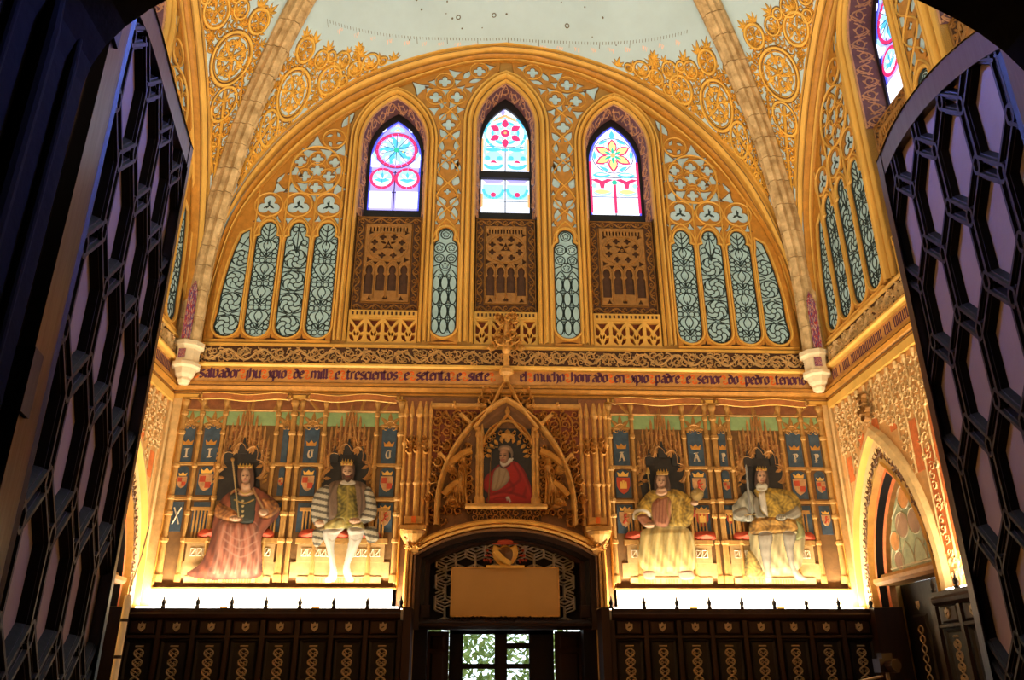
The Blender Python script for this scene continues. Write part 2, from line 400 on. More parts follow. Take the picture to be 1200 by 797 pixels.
def vault_cell(name, frame, label):
    b = MB(); na, ns = 96, 14; idx = {}
    for i in range(na+1):
        a = 2*ALEN*i/na; u = abs(surf(a, DV)[0]); sr = max(DV+.01, HW-u)
        for j in range(ns+1):
            q = surf(a, DV-.12+(sr-DV+.12)*j/ns) if j else surf(a, DV-.2)
            b.v.append((q[0], -q[1], q[2])); idx[i, j] = len(b.v)-1
    for i in range(na):
        for j in range(ns): b.f.append([idx[i, j], idx[i+1, j], idx[i+1, j+1], idx[i, j+1]])
    o = b.build(name, 'vault_plaster', None, frame, True); return tag(o, label, None, None, 'structure')
FR['front'] = Matrix.Translation((0, YC-HW, 0)) @ Matrix.Rotation(PI, 4, 'Z')
vault_cell('ceiling', 'back', 'pale blue vault cell above the back wall'); vault_cell('ceiling', 'right', 'pale blue vault cell above the right wall')
vault_cell('ceiling', 'left', 'pale blue vault cell above the left wall'); vault_cell('ceiling', 'front', 'pale blue vault cell above the entrance')
# front wall with the doorway the camera looks through, and the dark lobby round the camera
LX0, LX1 = -1.251, .78
def lobby():
    cx = (LX0+LX1)/2; hw = (LX1-LX0)/2
    op = [(cx+hw, 0), (cx-hw, 0)]+arc(cx, 2.727, hw, PI, 0, 28, .49)
    o = holes('wall_front', [[(-5.6, 0), (5.6, 0), (5.6, 14), (-5.6, 14)]], [op], -.18, .18, 'near_black', None)
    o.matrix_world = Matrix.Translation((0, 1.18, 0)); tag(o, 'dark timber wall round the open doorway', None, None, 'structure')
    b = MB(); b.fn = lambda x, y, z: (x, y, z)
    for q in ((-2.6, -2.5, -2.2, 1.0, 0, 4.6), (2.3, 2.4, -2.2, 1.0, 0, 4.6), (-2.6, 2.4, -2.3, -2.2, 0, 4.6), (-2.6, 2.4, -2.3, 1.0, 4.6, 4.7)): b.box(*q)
    o = b.build('wall_lobby', 'near_black'); tag(o, 'dark lobby enclosing the doorway', None, None, 'structure')
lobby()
# ------------------------------------------------------------------ stone ribs of the vault, block by block
RIB = smooth([(.20, 6.42), (.20, 7.2), (.24, 8.0), (.42, 9.0), (.72, 10.15), (1.1, 11.0), (1.6, 11.85), (2.3, 12.62), (3.2, 13.3), (5.13, 13.95)], 12)
def vault_rib(sx, label):
    root = thing('vault_rib', label, None, 'world', (sx*(HW-.2), -(YB-.2), 6.42), None, 'structure')
    P = np.array(RIB); L = np.concatenate([[0], np.cumsum(np.hypot(*np.diff(P, axis=0).T))]); tot = L[-1]
    at = lambda l: (float(np.interp(l, L, P[:, 0])), float(np.interp(l, L, P[:, 1])))
    prof = [(-.19, -.16), (-.19, .0), (-.15, .03), (-.13, .10), (-.07, .12), (-.05, .17), (.05, .17), (.07, .12), (.13, .10), (.15, .03), (.19, .0), (.19, -.16)]
    l = 0; k = 0; R = random.Random(5)
    while l < tot*.74:
        ln = .40+R.uniform(-.05, .08); b = MB(); rows = []; j = R.uniform(-.006, .006)
        for q in (0, .5, 1):
            m = l+.006+(ln-.012)*q; o, z = at(m); o2, z2 = at(m+.02); t = np.array((o2-o, z2-z)); t /= np.linalg.norm(t); n = np.array((t[1], -t[0]))
            row = []
            for a, h in prof:
                oo, zz = o+n[0]*(h+j), z+n[1]*(h+j); a2 = a/math.sqrt(2)
                b.v.append((sx*(HW-oo)+sx*a2, YB-oo-a2, zz)); row.append(len(b.v)-1)
            rows.append(row)
        for r, q in zip(rows[:-1], rows[1:]):
            for i in range(len(prof)-1): b.f.append([r[i], r[i+1], q[i+1], q[i]])
        b.f.append(rows[0]); b.f.append(rows[-1][::-1])
        b.build('voussoir', 'stone', root); l += ln; k += 1
    # painted strip on the foot of the rib
    b = MB(); nn = 26; row = []
    for q in range(nn+1):
        z = 6.47+.98*q/nn; w_ = .055*(1 if q < nn-5 else (nn-q)/5)
        for a in (-.13-w_, -.13+w_):
            o = .20; h = .125-(.03 if a < -.13 else -.02); oo = o+h
            b.v.append((sx*(HW-oo)-sx*a/math.sqrt(2), YB-oo+a/math.sqrt(2), z))
    for q in range(nn): b.f.append([2*q, 2*q+1, 2*q+3, 2*q+2])
    b.build('painted_strip', 'heraldic_paint', root)
m, nt, bs = nodes_mat('heraldic_paint'); vn = nt.nodes.new('ShaderNodeTexVoronoi'); vn.inputs['Scale'].default_value = 22
rp = nt.nodes.new('ShaderNodeValToRGB'); rp.color_ramp.interpolation = 'CONSTANT'
for q, c in enumerate(((0, (.42, .03, .02)), (.3, (.10, .05, .16)), (.55, (.65, .42, .28)), (.7, (.34, .02, .03)), (.85, (.12, .08, .25)))):
    e = rp.color_ramp.elements[q] if q < 2 else rp.color_ramp.elements.new(c[0]); e.position = c[0]; e.color = (*c[1], 1)
nt.links.new(vn.outputs['Color'], rp.inputs[0]); nt.links.new(rp.outputs[0], bs.inputs['Base Color'])
vault_rib(-1, 'stone block rib rising from the left corner of the back wall'); vault_rib(1, 'stone block rib rising from the right corner of the back wall')
def corbel(sx, label):
    r2 = (sx*(HW-.24), YB-.24)
    root = thing('corbel', label, 'corbel', 'world', (r2[0], -r2[1], 5.78), 'stone corbels in the corners')
    b = MB(); b.fn = lambda u, z, d: (u, d, z)
    b.lathe(*r2, [(.01, 5.78), (.07, 5.79), (.10, 5.84), (.10, 5.90)], 8); b.build('pendant', 'white_stone', root)
    b = MB(); b.fn = lambda u, z, d: (u, d, z)
    b.lathe(*r2, [(.10, 5.88), (.14, 5.93), (.17, 6.02), (.22, 6.05), (.22, 6.10), (.18, 6.12), (.18, 6.32), (.20, 6.35), (.235, 6.37), (.235, 6.44), (.01, 6.45)], 8); b.build('block', 'white_stone', root)
    for t in (-PI/2-.15,):
        b = MB(); c, s_ = math.cos(t), math.sin(t)
        b.v = [(r2[0]+c*.185-s_*a*.055, r2[1]+s_*.185+c*a*.055, z) for z in (6.15, 6.30) for a in (-1, 1)]; b.f = [[0, 1, 3, 2]]; b.build('emblem', 'heraldic_paint', root)
corbel(-1, 'carved white stone corbel at the left end of the inscription'); corbel(1, 'carved white stone corbel at the right end of the inscription')
# ------------------------------------------------------------------ wall arches
def wall_arch(frame, label):
    root = thing('wall_arch', label, None, frame, (0, 0, 6.5), None, 'structure')
    A, O = full(ARCH_IN), full(ARCH_OUT)
    mix = lambda t: [(a[0]+(o[0]-a[0])*t, a[1]+(o[1]-a[1])*t) for a, o in zip(A, O)]
    steps = [[(0, -.02), (0, .05), (.05, .075), (.10, .05), (.12, .02)], [(.12, .02), (.16, .03), (.20, .085), (.27, .095), (.32, .05)], [(.32, .05), (.38, .06), (.42, .14), (.52, .18), (.60, .15), (.63, .10)],
             [(.63, .10), (.68, .12), (.72, .20), (.80, .25), (.88, .24), (.90, .19)], [(.90, .19), (.94, .20), (.97, .26), (1.02, .265), (1.03, .20)]]
    for k, sg in enumerate(steps):
        b = MB()
        for (t0, d0), (t1, d1) in zip(sg[:-1], sg[1:]): b.loft(mix(t0), d0, mix(t1), d1)
        b.build('arch_moulding', ('gilt_rich', 'gilt', 'gilt_rich', 'gilt', 'gilt')[k], root, smooth=False)
    for t, d in ((.115, .028), (.32, .058), (.625, .112), (.90, .20), (.50, .178), (.79, .252)): b = MB(); b.loft(mix(t-.014), d, mix(t+.014), d+.006); b.build('groove', 'edge_dark', root)
    return root
wa = wall_arch('back', 'broad gilt moulded arch framing the back wall'); copy_tree(wa, 'right', 'gilt moulded arch against the right wall'); copy_tree(wa, 'left', 'gilt moulded arch against the left wall')
# ------------------------------------------------------------------ gilt filigree on the vault
def filigree(b):
    H, W = .035, .044; V = lambda s: .25+(s-.25)*1.38
    rosette(b, 4.57, V(.60), .40, 0, H, W, 7, .2)
    rosette(b, 4.93, V(1.03), .20, 0, H, W, 5, .5)
    rosette(b, 5.40, V(.46), .25, 0, H, W, 5, .9)
    b.stroke(circ(3.92, V(.45), .25, 24), W, 0, H, closed=True, flat=True)
    # stalk with curls that climbs from the corner
    b.stroke(smooth([(2.5, V(.30)), (3.0, V(.34)), (3.5, V(.40)), (4.12, V(.48))], 6), W*1.5, 0, H)
    for a, s, r in ((3.90, .36, .11), (3.88, .56, .11), (3.45, .32, .08), (3.42, .48, .09), (3.08, .40, .06)): scroll_unit(b, a, V(s), r, .6, 1 if s > .44 else -1, W*.8, 0, H, 4)
    b.stroke(smooth([(2.9, V(.29)), (3.3, V(.27)), (3.7, V(.28)), (4.1, V(.30))], 6), W, 0, H); b.stroke(smooth([(3.2, V(.50)), (3.55, V(.64)), (3.9, V(.70)), (4.2, V(.74))], 6), W, 0, H)
    leafspray(b, 3.95, V(.47), .20, 0, 0, H, 5, 3.4)
    for a, s, t in ((3.6, .46, 1.2), (3.3, .34, -1.1), (2.9, .36, .9), (4.3, .84, .3), (5.0, .80, .8), (5.05, .36, -.6), (4.5, 1.02, 1.4), (4.70, 1.02, 1.0), (4.2, .82, 1.9), (4.1, .92, .8)): leafspray(b, a, V(s), .17, t, 0, H, 4, 2.)
    # crest along the upper edge
    for a, s, r in ((5.26, .80, .15), (5.68, .62, .17), (6.26, .42, .16), (5.95, .42, .14), (5.66, .34, .10), (5.48, .76, .09), (6.50, .36, .08)): b.stroke(circ(a, V(s), r, 18), W*.9, 0, H, closed=True, flat=True); leafspray(b, a-.02, V(s)-r*.8, r*1.6, PI/2, 0, H, 5, 2.2)
    b.stroke([(6.04, V(.28)), (6.05, V(.55)), (6.06, V(.66))], W*1.3, 0, H); leafspray(b, 6.06, V(.56), .24, PI/2, 0, H, 7, 3.8); leafspray(b, 6.06, V(.64), .22, PI/2, 0, H, 5, 1.8); leafspray(b, 5.44, V(.85), .22, PI/2, 0, H, 5, 2.6); leafspray(b, 5.15, V(1.05), .24, 1.2, 0, H, 5, 2.4)
    leafspray(b, 6.72, V(.31), .20, PI/2, 0, H, 5, 2.4); leafspray(b, 4.98, V(1.17), .22, 1.3, 0, H, 5, 2.4); leafspray(b, 5.84, V(.68), .15, 1.6, 0, H, 5, 2.4); leafspray(b, 6.44, V(.41), .13, 1.5, 0, H, 3, 1.4)
    carving(b, 4.85, 6.4, .27, V(.36), 0, H, .15, W*.7, 3); carving(b, 4.2, 4.85, V(.92), V(1.02), 0, H, .14, W*.7, 4); carving(b, 5.0, 5.2, V(.35), V(.9), 0, H, .14, W*.7, 5); carving(b, 5.15, 5.6, V(.62), V(.76), 0, H, .14, W*.7, 6); carving(b, 4.1, 4.5, .27, V(.31), 0, H, .1, W*.7, 8); carving(b, 4.12, 4.35, V(.72), V(.88), 0, H, .12, W*.7, 9)
    env = lambda a: float(np.interp(a, [2.9, 3.4, 4.0, 4.9, 5.2, 5.5, 5.75, 6.06, 6.4, 6.6], [.40, .58, .85, 1.12, .95, .80, .70, .62, .44, .36]))
    big = ((4.57, V(.60), .44), (4.93, V(1.03), .22), (5.40, V(.46), .27), (3.92, V(.45), .2))
    def keep(a, v):
        s = .25+(v-.25)/1.38
        return s < env(a) and s < HW-abs(surf(a, .3)[0])-.10 and all(math.hypot(a-x, v-z) > r for x, z, r in big)
    carving(b, 3.0, 6.6, .29, 1.45, 0, H, .165, W*.8, 14, keep)
def vault_ornament(frame, fl, label):
    fo = lambda a, v, h: cell_fn(a, .25+(v-.25)/1.38, h)
    fn = fo if not fl else (lambda a, v, h: (lambda q: (-q[0], q[1], q[2]))(fo(a, v, h)))
    root = thing('vault_filigree', label, 'filigree', frame, (0, 0, 8))
    b = MB(fn); filigree(b); o = b.build('scrollwork', 'gilt_bright', root); o['kind'] = 'stuff'
    b = MB(fn); b.ws = 1.75; b.hs = .14; filigree(b); o = b.build('scroll_shadow', 'edge_dark', root); o['kind'] = 'stuff'  # wider, flatter dark copy: shadow outline of the scrollwork, put in as colour
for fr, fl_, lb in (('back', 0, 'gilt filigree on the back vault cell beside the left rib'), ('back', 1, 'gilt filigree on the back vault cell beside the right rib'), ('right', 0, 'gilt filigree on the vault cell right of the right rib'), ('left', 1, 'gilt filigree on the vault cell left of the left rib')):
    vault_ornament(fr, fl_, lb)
# small dark stars and a ring of ticks on the crown of the vault
R = random.Random(3); root = thing('vault_marks', 'dark stars and fine scale of ticks on the pale vault', 'scale', 'back', (0, 0, 12.5))
for k in range(26):
    a, s = R.uniform(ALEN-2.1, ALEN+2.1), R.uniform(.55, 1.5); b = MB(cell_fn); r = R.choice((.012, .016, .02)); b.poly(circ(a, s, r, 8), 0, .004); b.build('star', 'mark', root)
for a, s in ((ALEN-.9, .78), (ALEN-.25, .78), (ALEN+1.1, .72)):
    b = MB(cell_fn); b.stroke(circ(a, s, .035, 14), .022, 0, .006, closed=True); b.build('ring_star', 'mark', root)
tk = MB(cell_fn)
for k in range(120):
    a = ALEN-3.4+6.8*k/119; s = .36+.080*(a-ALEN)**2; ln = .05 if k % 10 else .12
    tk.stroke([(a, s), (a+.004, s-ln)], .012, 0, .003)
o = tk.build('tick_scale', 'mark', root); o['kind'] = 'stuff'
pm = MB(cell_fn)
for k in range(21):
    a = ALEN-3.2+6.4*k/20; s = .26+.080*(a-ALEN)**2
    for j in range(4): pm.stroke([(a+.03*j, s), (a+.03*j+R.uniform(-.02, .02), s-R.uniform(.04, .08))], .016, 0, .003)
o = pm.build('pale_strokes', 'pale_mark', root); o['kind'] = 'stuff'
# ------------------------------------------------------------------ windows of the upper wall
def glass_side(root, cx, kind):
    """stained glass of a side window: a rose over two roundels ('ring') or a six-petalled star flower ('star'); glass plane d = -.40"""
    D = -.40; zr = 10.60
    def pc(pts, m): pane(pts, D+.006, m, root, 'glass_pane', .012)
    # ground
    g = MB(); g.poly([(cx+.46, 9.30), (cx-.46, 9.30)]+parch(cx, 10.42, .46, .84), D-.03, D-.012); g.build('glass_ground', 'glass_violet' if kind == 'ring' else 'glass_white', root)
    ld = MB()
    for s in (-1, 1): pc([(cx+s*.425, 9.32), (cx+s*.455, 9.32), (cx+s*.455, 10.42), (cx+s*.425, 10.42)], 'glass_blue')
    b_ = MB(); b_.stroke(parch(cx, 10.42, .44, .81, 8), .035, D+.004, .006, flat=True); b_.build('glass_pane', 'glass_blue', root)
    if kind == 'ring':
        for k in range(20):
            a0, a1 = 2*PI*k/20, 2*PI*(k+1)/20
            pc(arc(cx, zr, .38, a0, a1-.03, 2)+arc(cx, zr, .33, a1-.03, a0, 2), 'glass_red')
        for k in range(10):
            t = 2*PI*k/10; pc(leaf(cx+.05*math.cos(t), zr+.05*math.sin(t), .27, .15, t), 'glass_cyan' if k % 2 else 'glass_sky'); t += PI/10
            pc(leaf(cx+.17*math.cos(t), zr+.17*math.sin(t), .15, .13, t), 'glass_white'); pc(circ(cx+.13*math.cos(t), zr+.13*math.sin(t), .025, 8), 'glass_yellow')
        pc(circ(cx, zr, .05, 12), 'glass_green')
        for s in (-1, 1):
            x = cx+s*.225; z = 9.98
            for k in range(12):
                a0, a1 = 2*PI*k/12, 2*PI*(k+1)/12; pc(arc(x, z, .225, a0, a1-.04, 2)+arc(x, z, .175, a1-.04, a0, 2), 'glass_red')
            pc(arc(x, z, .17, PI, 2*PI, 10), 'glass_white'); pc(arc(x, z, .17, 0, PI, 10), 'glass_sky')
            pc([(x-.15, z-.04), (x, z+.02), (x+.15, z-.04), (x, z-.10)], 'glass_cyan')
            for k in range(3): pc(leaf(x, z-.02, .15, .06, PI/2+(k-1)*.75), 'glass_cyan' if k == 1 else 'glass_white')
            pc([(x-s*-.205, 9.70), (x-s*.18, 9.70), (x-s*.18, 9.36), (x-s*-.205, 9.36)], 'glass_white')
            pc(leaf(cx+s*.40, 10.30, .26, .10, PI/2), 'glass_sky'); pc(leaf(cx+s*.30, 10.98, .16, .08, PI/2+s*.7), 'glass_white')
        pc(foil(cx, 11.06, .08, 3, n=18), 'glass_yellow')
        for s in (-1, 1): pc([(cx+s*.44, 10.22), (cx+s*.44, 10.5), (cx+s*.36, 10.36), (cx+s*.25, 10.27), (cx+s*.3, 10.22)], 'glass_white'); pc(leaf(cx+s*.14, 11.0, .2, .07, PI/2+s*1.), 'glass_sky')
    else:
        for k in range(6):
            t = PI/2+k*PI/3
            pc(leaf(cx+.06*math.cos(t), zr+.06*math.sin(t), .31, .19, t), 'glass_red'); 
            pc(leaf(cx+.07*math.cos(t), zr+.07*math.sin(t), .26, .13, t), 'glass_yellow'); pc(leaf(cx+.02*math.cos(t), zr+.02*math.sin(t), .17, .05, t), 'glass_green')
            t += PI/6; pc(circ(cx+.25*math.cos(t), zr+.25*math.sin(t), .05, 10), 'glass_sky'); pc(circ(cx+.25*math.cos(t), zr+.25*math.sin(t), .03, 8), 'glass_white')
            pc(leaf(cx+.34*math.cos(t)-.1*math.sin(t), zr+.34*math.sin(t)+.1*math.cos(t), .2, .06, t-PI/2), 'glass_cyan')
        pc(circ(cx, zr, .045, 10), 'glass_orange')
        for s in (-1, 1):
            x = cx+s*.225
            pc(leaf(x-.17, 10.16, .34, .12, 0), 'glass_cyan'); pc(leaf(x-.12, 10.17, .24, .05, 0), 'glass_white')
            pc([(x-.20, 10.06), (x-.05, 9.98), (x-.03, 9.88), (x+.03, 9.88), (x+.05, 9.98), (x+.20, 10.06), (x+.10, 10.08), (x, 10.03), (x-.10, 10.08)], 'glass_red')
            pc(arc(x, 9.80, .17, PI, 2*PI, 10, .09), 'glass_sky'); pc(leaf(x-.16, 9.80, .32, .10, 0), 'glass_yellow')
            pc([(x-.17, 9.68), (x+.17, 9.68), (x+.17, 9.37), (x-.17, 9.37)], 'glass_white'); pc([(cx+s*.41, 10.45), (cx+s*.455, 10.45), (cx+s*.455, 9.36), (cx+s*.41, 9.36)], 'glass_red')
            pc(circ(cx+s*.37, 9.93, .05, 8), 'glass_sky')
        pc([(cx-.025, 10.05), (cx+.025, 10.05), (cx+.025, 9.36), (cx-.025, 9.36)], 'glass_red'); pc(leaf(cx, 10.95, .2, .1, PI/2), 'glass_cyan'); pc(circ(cx, 10.0, .05, 8), 'glass_green')
    for z in (9.70, 10.12): ld.stroke([(cx-.46, z), (cx+.46, z)], .018, D, .012)
    ld.stroke([(cx, 9.3), (cx, 10.15)], .02, D, .012); ld.stroke(circ(cx, zr, .385, 30), .014, D, .012, closed=True)
    if kind == 'ring':
        for k in range(10): t = 2*PI*(k+.5)/10; ld.stroke([(cx+.05*math.cos(t), zr+.05*math.sin(t)), (cx+.33*math.cos(t), zr+.33*math.sin(t))], .012, D+.022, .008)
        for s in (-1, 1): ld.stroke([(cx+s*.225, 9.98-.17), (cx+s*.225, 9.98+.17)], .012, D+.022, .008); ld.stroke([(cx+s*.225-.17, 9.98), (cx+s*.225+.17, 9.98)], .012, D+.022, .008)
    ld.build('leading', 'lead_violet', root)
def glass_centre(root, cx):
    D = -.40; zr = 11.04
    def pc(pts, m, d=D+.006): pane(pts, d, m, root, 'glass_pane', .012)
    g = MB(); g.poly([(cx+.44, 9.30), (cx-.44, 9.30)]+parch(cx, 10.80, .44, .82), D-.03, D-.012); g.build('glass_ground', 'glass_white', root)
    for k in range(18): a0 = 2*PI*k/18; pc(arc(cx, zr, .40, a0, a0+.31, 2)+arc(cx, zr, .35, a0+.31, a0, 2), 'glass_cyan' if k % 3 else 'glass_sky')
    for k in range(6): t = k*PI/3; pc(circ(cx+.22*math.cos(t), zr+.22*math.sin(t), .05, 8), 'glass_sky')
    for s in (-1, 1): pc(arc(cx+s*.215, 10.42, .19, 0, PI, 8, .22), 'glass_sky'); pc([(cx+s*.03, 9.60), (cx+s*.40, 9.60), (cx+s*.40, 9.90), (cx+s*.03, 9.90)], 'glass_sky')
    for k in range(6):
        t = PI/2+k*PI/3; pc(leaf(cx+.13*math.cos(t), zr+.13*math.sin(t), .19, .13, t), 'glass_red')
        for q in (-.35, .35): pc(leaf(cx+.09*math.cos(t+q), zr+.09*math.sin(t+q), .09, .05, t+q), 'glass_sky')
        t += PI/6; pc(leaf(cx+.24*math.cos(t)-.09*math.sin(t), zr+.24*math.sin(t)+.09*math.cos(t), .18, .05, t-PI/2), 'glass_cyan')
    pc(circ(cx, zr, .085, 12), 'glass_red'); pc(circ(cx, zr, .03, 8), 'glass_orange')
    pc(leaf(cx-.06, 11.44, .14, .08, PI/2-.3), 'glass_violet'); 
    for s in (-1, 1):
        pc(leaf(cx+s*.05, 11.46, .34, .05, PI/2+s*2.1), 'glass_orange')
        pc([(cx+s*.40, 10.9), (cx+s*.435, 10.9), (cx+s*.435, 10.2), (cx+s*.40, 10.2)], 'glass_orange'); pc(leaf(cx+s*.37, 10.50, .36, .07, PI/2), 'glass_sky')
        x = cx+s*.215
        pc(leaf(x-.17, 10.66, .34, .08, 0), 'glass_cyan'); pc(circ(x-.11, 10.47, .05, 8), 'glass_cyan'); pc(circ(x+.11, 10.47, .05, 8), 'glass_cyan')
        pc(arc(x, 10.34, .18, PI, 2*PI, 10, .12), 'glass_cyan'); pc(circ(x, 10.36, .06, 10), 'glass_red'); pc(leaf(x-.13, 10.33, .26, .08, 0), 'glass_white')
        pc([(x-.19, 9.99), (x+.19, 9.99), (x+.12, 9.93), (x-.12, 9.93)], 'glass_violet')
        for k in range(9):
            a0 = PI+PI*k/9; a1 = a0+PI/9-.04; pc(arc(x, 9.80, .205, a0, a1, 2)+arc(x, 9.80, .15, a1, a0, 2), 'glass_cyan')
        pc(circ(x-.08, 9.84, .05, 8), 'glass_sky'); pc(circ(x+.08, 9.84, .05, 8), 'glass_sky'); pc(circ(x, 9.68, .05, 10), 'glass_red')
        pc([(cx+s*.40, 9.7), (cx+s*.435, 9.7), (cx+s*.435, 9.42), (cx+s*.40, 9.42)], 'glass_orange')
    ld = MB(); ld.stroke([(cx, 9.3), (cx, 10.75)], .018, D, .012); ld.stroke([(cx-.44, 10.74), (cx+.44, 10.74)], .014, D, .012); ld.stroke([(cx-.44, 9.56), (cx+.44, 9.56)], .012, D, .012); ld.build('leading', 'lead', root)
    fb = MB(); fb.box(cx-.5, cx+.5, 10.01, 10.17, D, D+.06, .01); fb.build('transom', 'black_frame', root)
def window(n, frame, label, cx, zs, hw, rise, mw, kind):
    _lay[0] = 0
    root = thing('window_%d' % n, label, None, frame, (cx, 0, 6.6), None, 'structure')
    pf = [(0, -.16), (0, .02), (.10, .06), (.20, .045), (.26, .015), (.36, .02), (.46, .09), (.58, .10), (.66, .05), (.72, .03), (.80, .07), (.92, .075), (1., .03), (1., -.01)]
    b = MB(); b.sweep([(cx-hw, 6.62), (cx-hw, 8.5)]+parch(cx, zs, hw, rise, 14)+[(cx+hw, 8.5), (cx+hw, 6.62)], [(o*mw, d) for o, d in pf]); b.build('moulding', 'gilt', root)
    PT = [(cx-hw, 6.62), (cx-hw, 8.5)]+parch(cx, zs, hw, rise, 14)+[(cx+hw, 8.5), (cx+hw, 6.62)]
    for o_, d_ in ((.30, .02), (.69, .045), (.99, .04)): b = MB(); b.sweep(PT, [((o_-.035)*mw, d_), (o_*mw, d_+.004), ((o_+.035)*mw, d_)]); b.build('groove', 'edge_dark', root)
    gh = hw-.06; A = [(cx-hw, 9.02)]+parch(cx, zs, hw, rise, 14)+[(cx+hw, 9.02)]; G = [(cx-gh, 9.02)]+parch(cx, zs, gh, rise-.08, 14)+[(cx+gh, 9.02)]
    b = MB(); b.loft(A, -.01, G, -.36); b.build('reveal', 'reveal', root)
    # gilt scrolls on the reveal
    AL = np.concatenate([[0], np.cumsum(np.hypot(*np.diff(np.array(A), axis=0).T))]); AA, GG = np.array(A), np.array(G)
    def fn(t, v, h):
        a = [float(np.interp(t, AL, AA[:, i])) for i in (0, 1)]; g = [float(np.interp(t, AL, GG[:, i])) for i in (0, 1)]; v /= .35
        x = a[0]+(g[0]-a[0])*v; z = a[1]+(g[1]-a[1])*v; d = -.01-.35*v
        cx_, cz_ = cx-x, (zs-.3)-z if z > zs-.3 else 0; L = math.hypot(cx_, cz_) or 1; return (x+cx_/L*h, -d, z+cz_/L*h)
    b = MB(fn); nn = int(AL[-1]/.24)
    for k in range(nn):
        s = 1 if k % 2 else -1; t = AL[-1]*(k+.5)/nn; scroll_unit(b, t, .18+.02*s, .115, PI/2*s, s, .03, .002, .014, 4); b.stroke(smooth([(t-.12, .18-.08*s), (t, .18+.12*s), (t+.12, .18-.08*s)], 4), .024, .002, .012)
    b.stroke([(AL[-1]*k/60, .015) for k in range(61)], .03, .0, .014); o = b.build('reveal_scrolls', 'reveal_gilt', root); o['kind'] = 'stuff'
    g0 = .455 if kind != 'centre' else .435; zz = (10.42, .82) if kind != 'centre' else (10.80, .80)
    inn = [(cx+g0, 9.30), (cx-g0, 9.30)]+parch(cx, zz[0], g0, zz[1]); ou = [(cx+hw+.05, 8.95), (cx-hw-.05, 8.95)]+parch(cx, zs, hw+.05, rise+.05)
    holes('frame', [ou], [inn], -.46, -.36, 'black_frame', root, .006)
    (glass_centre(root, cx) if kind == 'centre' else glass_side(root, cx, kind))
    # carved panel below, row of dentils, open parapet
    h = hw-.015; b = MB(); b.box(cx-h-.03, cx+h+.03, 6.6, 9.02, -.30, -.11); b.build('panel_ground', 'dark_ground', root)
    D = -.11; q = MB(); w_ = .026
    for (i0, i1, z0, z1) in ((.005, h-.005, 7.22, 9.0), (.0, h-.16, 7.37, 8.86)):
        e = h-.012 if i0 else h-.16
        q.stroke([(cx-e, z0), (cx+e, z0), (cx+e, z1), (cx-e, z1)], .028, D, .02, closed=True)
    vine_band(q, cx-h+.02, cx+h-.02, 7.23, 7.36, D, .018, .15, w_); vine_band(q, cx-h+.02, cx+h-.02, 8.87, 8.99, D, .018, .15, w_)
    for s in (-1, 1):
        t = swap(q); u0 = cx+s*(h-.075); vine_band(t, 7.38, 8.85, u0-.065, u0+.065, D, .018, .17, w_)
    o = q.build('border_scrolls', 'gilt_brown', root); o['kind'] = 'stuff'
    ih = h-.17; C = (cx, 8.42); hl = []
    for k in range(12): x = cx-ih*.8+1.6*ih*k/11; hl.append([(x-.012, 8.70), (x+.012, 8.70)]+arc(x, 8.78, .012, 0, PI, 4))
    for k in range(8): t = 2*PI*k/8+PI/8; hl.append(foil(C[0]+.20*math.cos(t)*1.25, C[1]+.20*math.sin(t)*.95, .062, 4, n=16))
    hl.append(star3(C[0], C[1], .10, PI/2, .4)); 
    for s in (-1, 1): hl.append(leaf(C[0]+s*.03, C[1]+.05, .11, .05, PI/2-s*1.2)); hl.append(star3(C[0]+s*.30, 8.68, .05, 0)); hl.append(star3(C[0]+s*.31, 8.16, .06, 0))
    lw = ih*2/4
    for k in range(4):
        x = cx-ih+lw*(k+.5); hl.append([(x-.072, 7.52+(.06 if k in (1, 2) else 0)), (x+.072, 7.52+(.06 if k in (1, 2) else 0)), (x+.072, 7.86), (x+.04, 7.90)]+arc(x, 7.96, .06, -.5, PI+.5, 8, .10)+[(x-.04, 7.90), (x-.072, 7.86)])
        if k < 3: hl.append(star3(x+lw/2, 8.10, .05, -PI/2))
    hl.append(foil(cx, 7.45, .045, 3, n=15)); hl.append(star3(cx-.26, 7.43, .05, PI/2)); hl.append(star3(cx+.26, 7.43, .05, PI/2))
    holes('tracery_panel', [[(cx-ih, 7.38), (cx+ih, 7.38), (cx+ih, 8.85), (cx-ih, 8.85)]], hl, D+.012, D+.035, 'gilt_brown', root, .004)
    b = MB(); b.stroke(circ(*C, .02, 8), .02, D+.03, .01, closed=True); b.stroke([(C[0]+.33*math.cos(t), C[1]+.27*math.sin(t)) for t in [2*PI*k/28 for k in range(28)]], .035, D+.03, .02, closed=True, flat=True)
    for k in range(5): x = cx-ih+lw*k; b.stroke([(x, 7.45), (x, 8.0)], .03, D+.03, .02)
    for k in range(4): x = cx-ih+lw*(k+.5); b.stroke(parch(x, 7.97, lw/2, .14, 5), .022, D+.03, .016)
    b.build('tracery_mouldings', 'gilt_brown', root)['kind'] = 'stuff'
    b = MB(); b.box(cx-h, cx+h, 7.07, 7.20, -.12, -.02); b.build('sill', 'gilt', root)
    nd = 15
    for k in range(nd): x = cx-h+.03+(2*h-.06)*(k+.5)/nd; b = MB(); b.box(x-.014, x+.014, 7.115, 7.165, -.03, -.008); b.build('dentil', 'dark_ground', root)
    b = MB(); b.box(cx-h, cx+h, 6.6, 7.08, -.14, -.095); b.build('parapet_ground', 'red_ground', root)
    hl = []; uw = 2*h/4
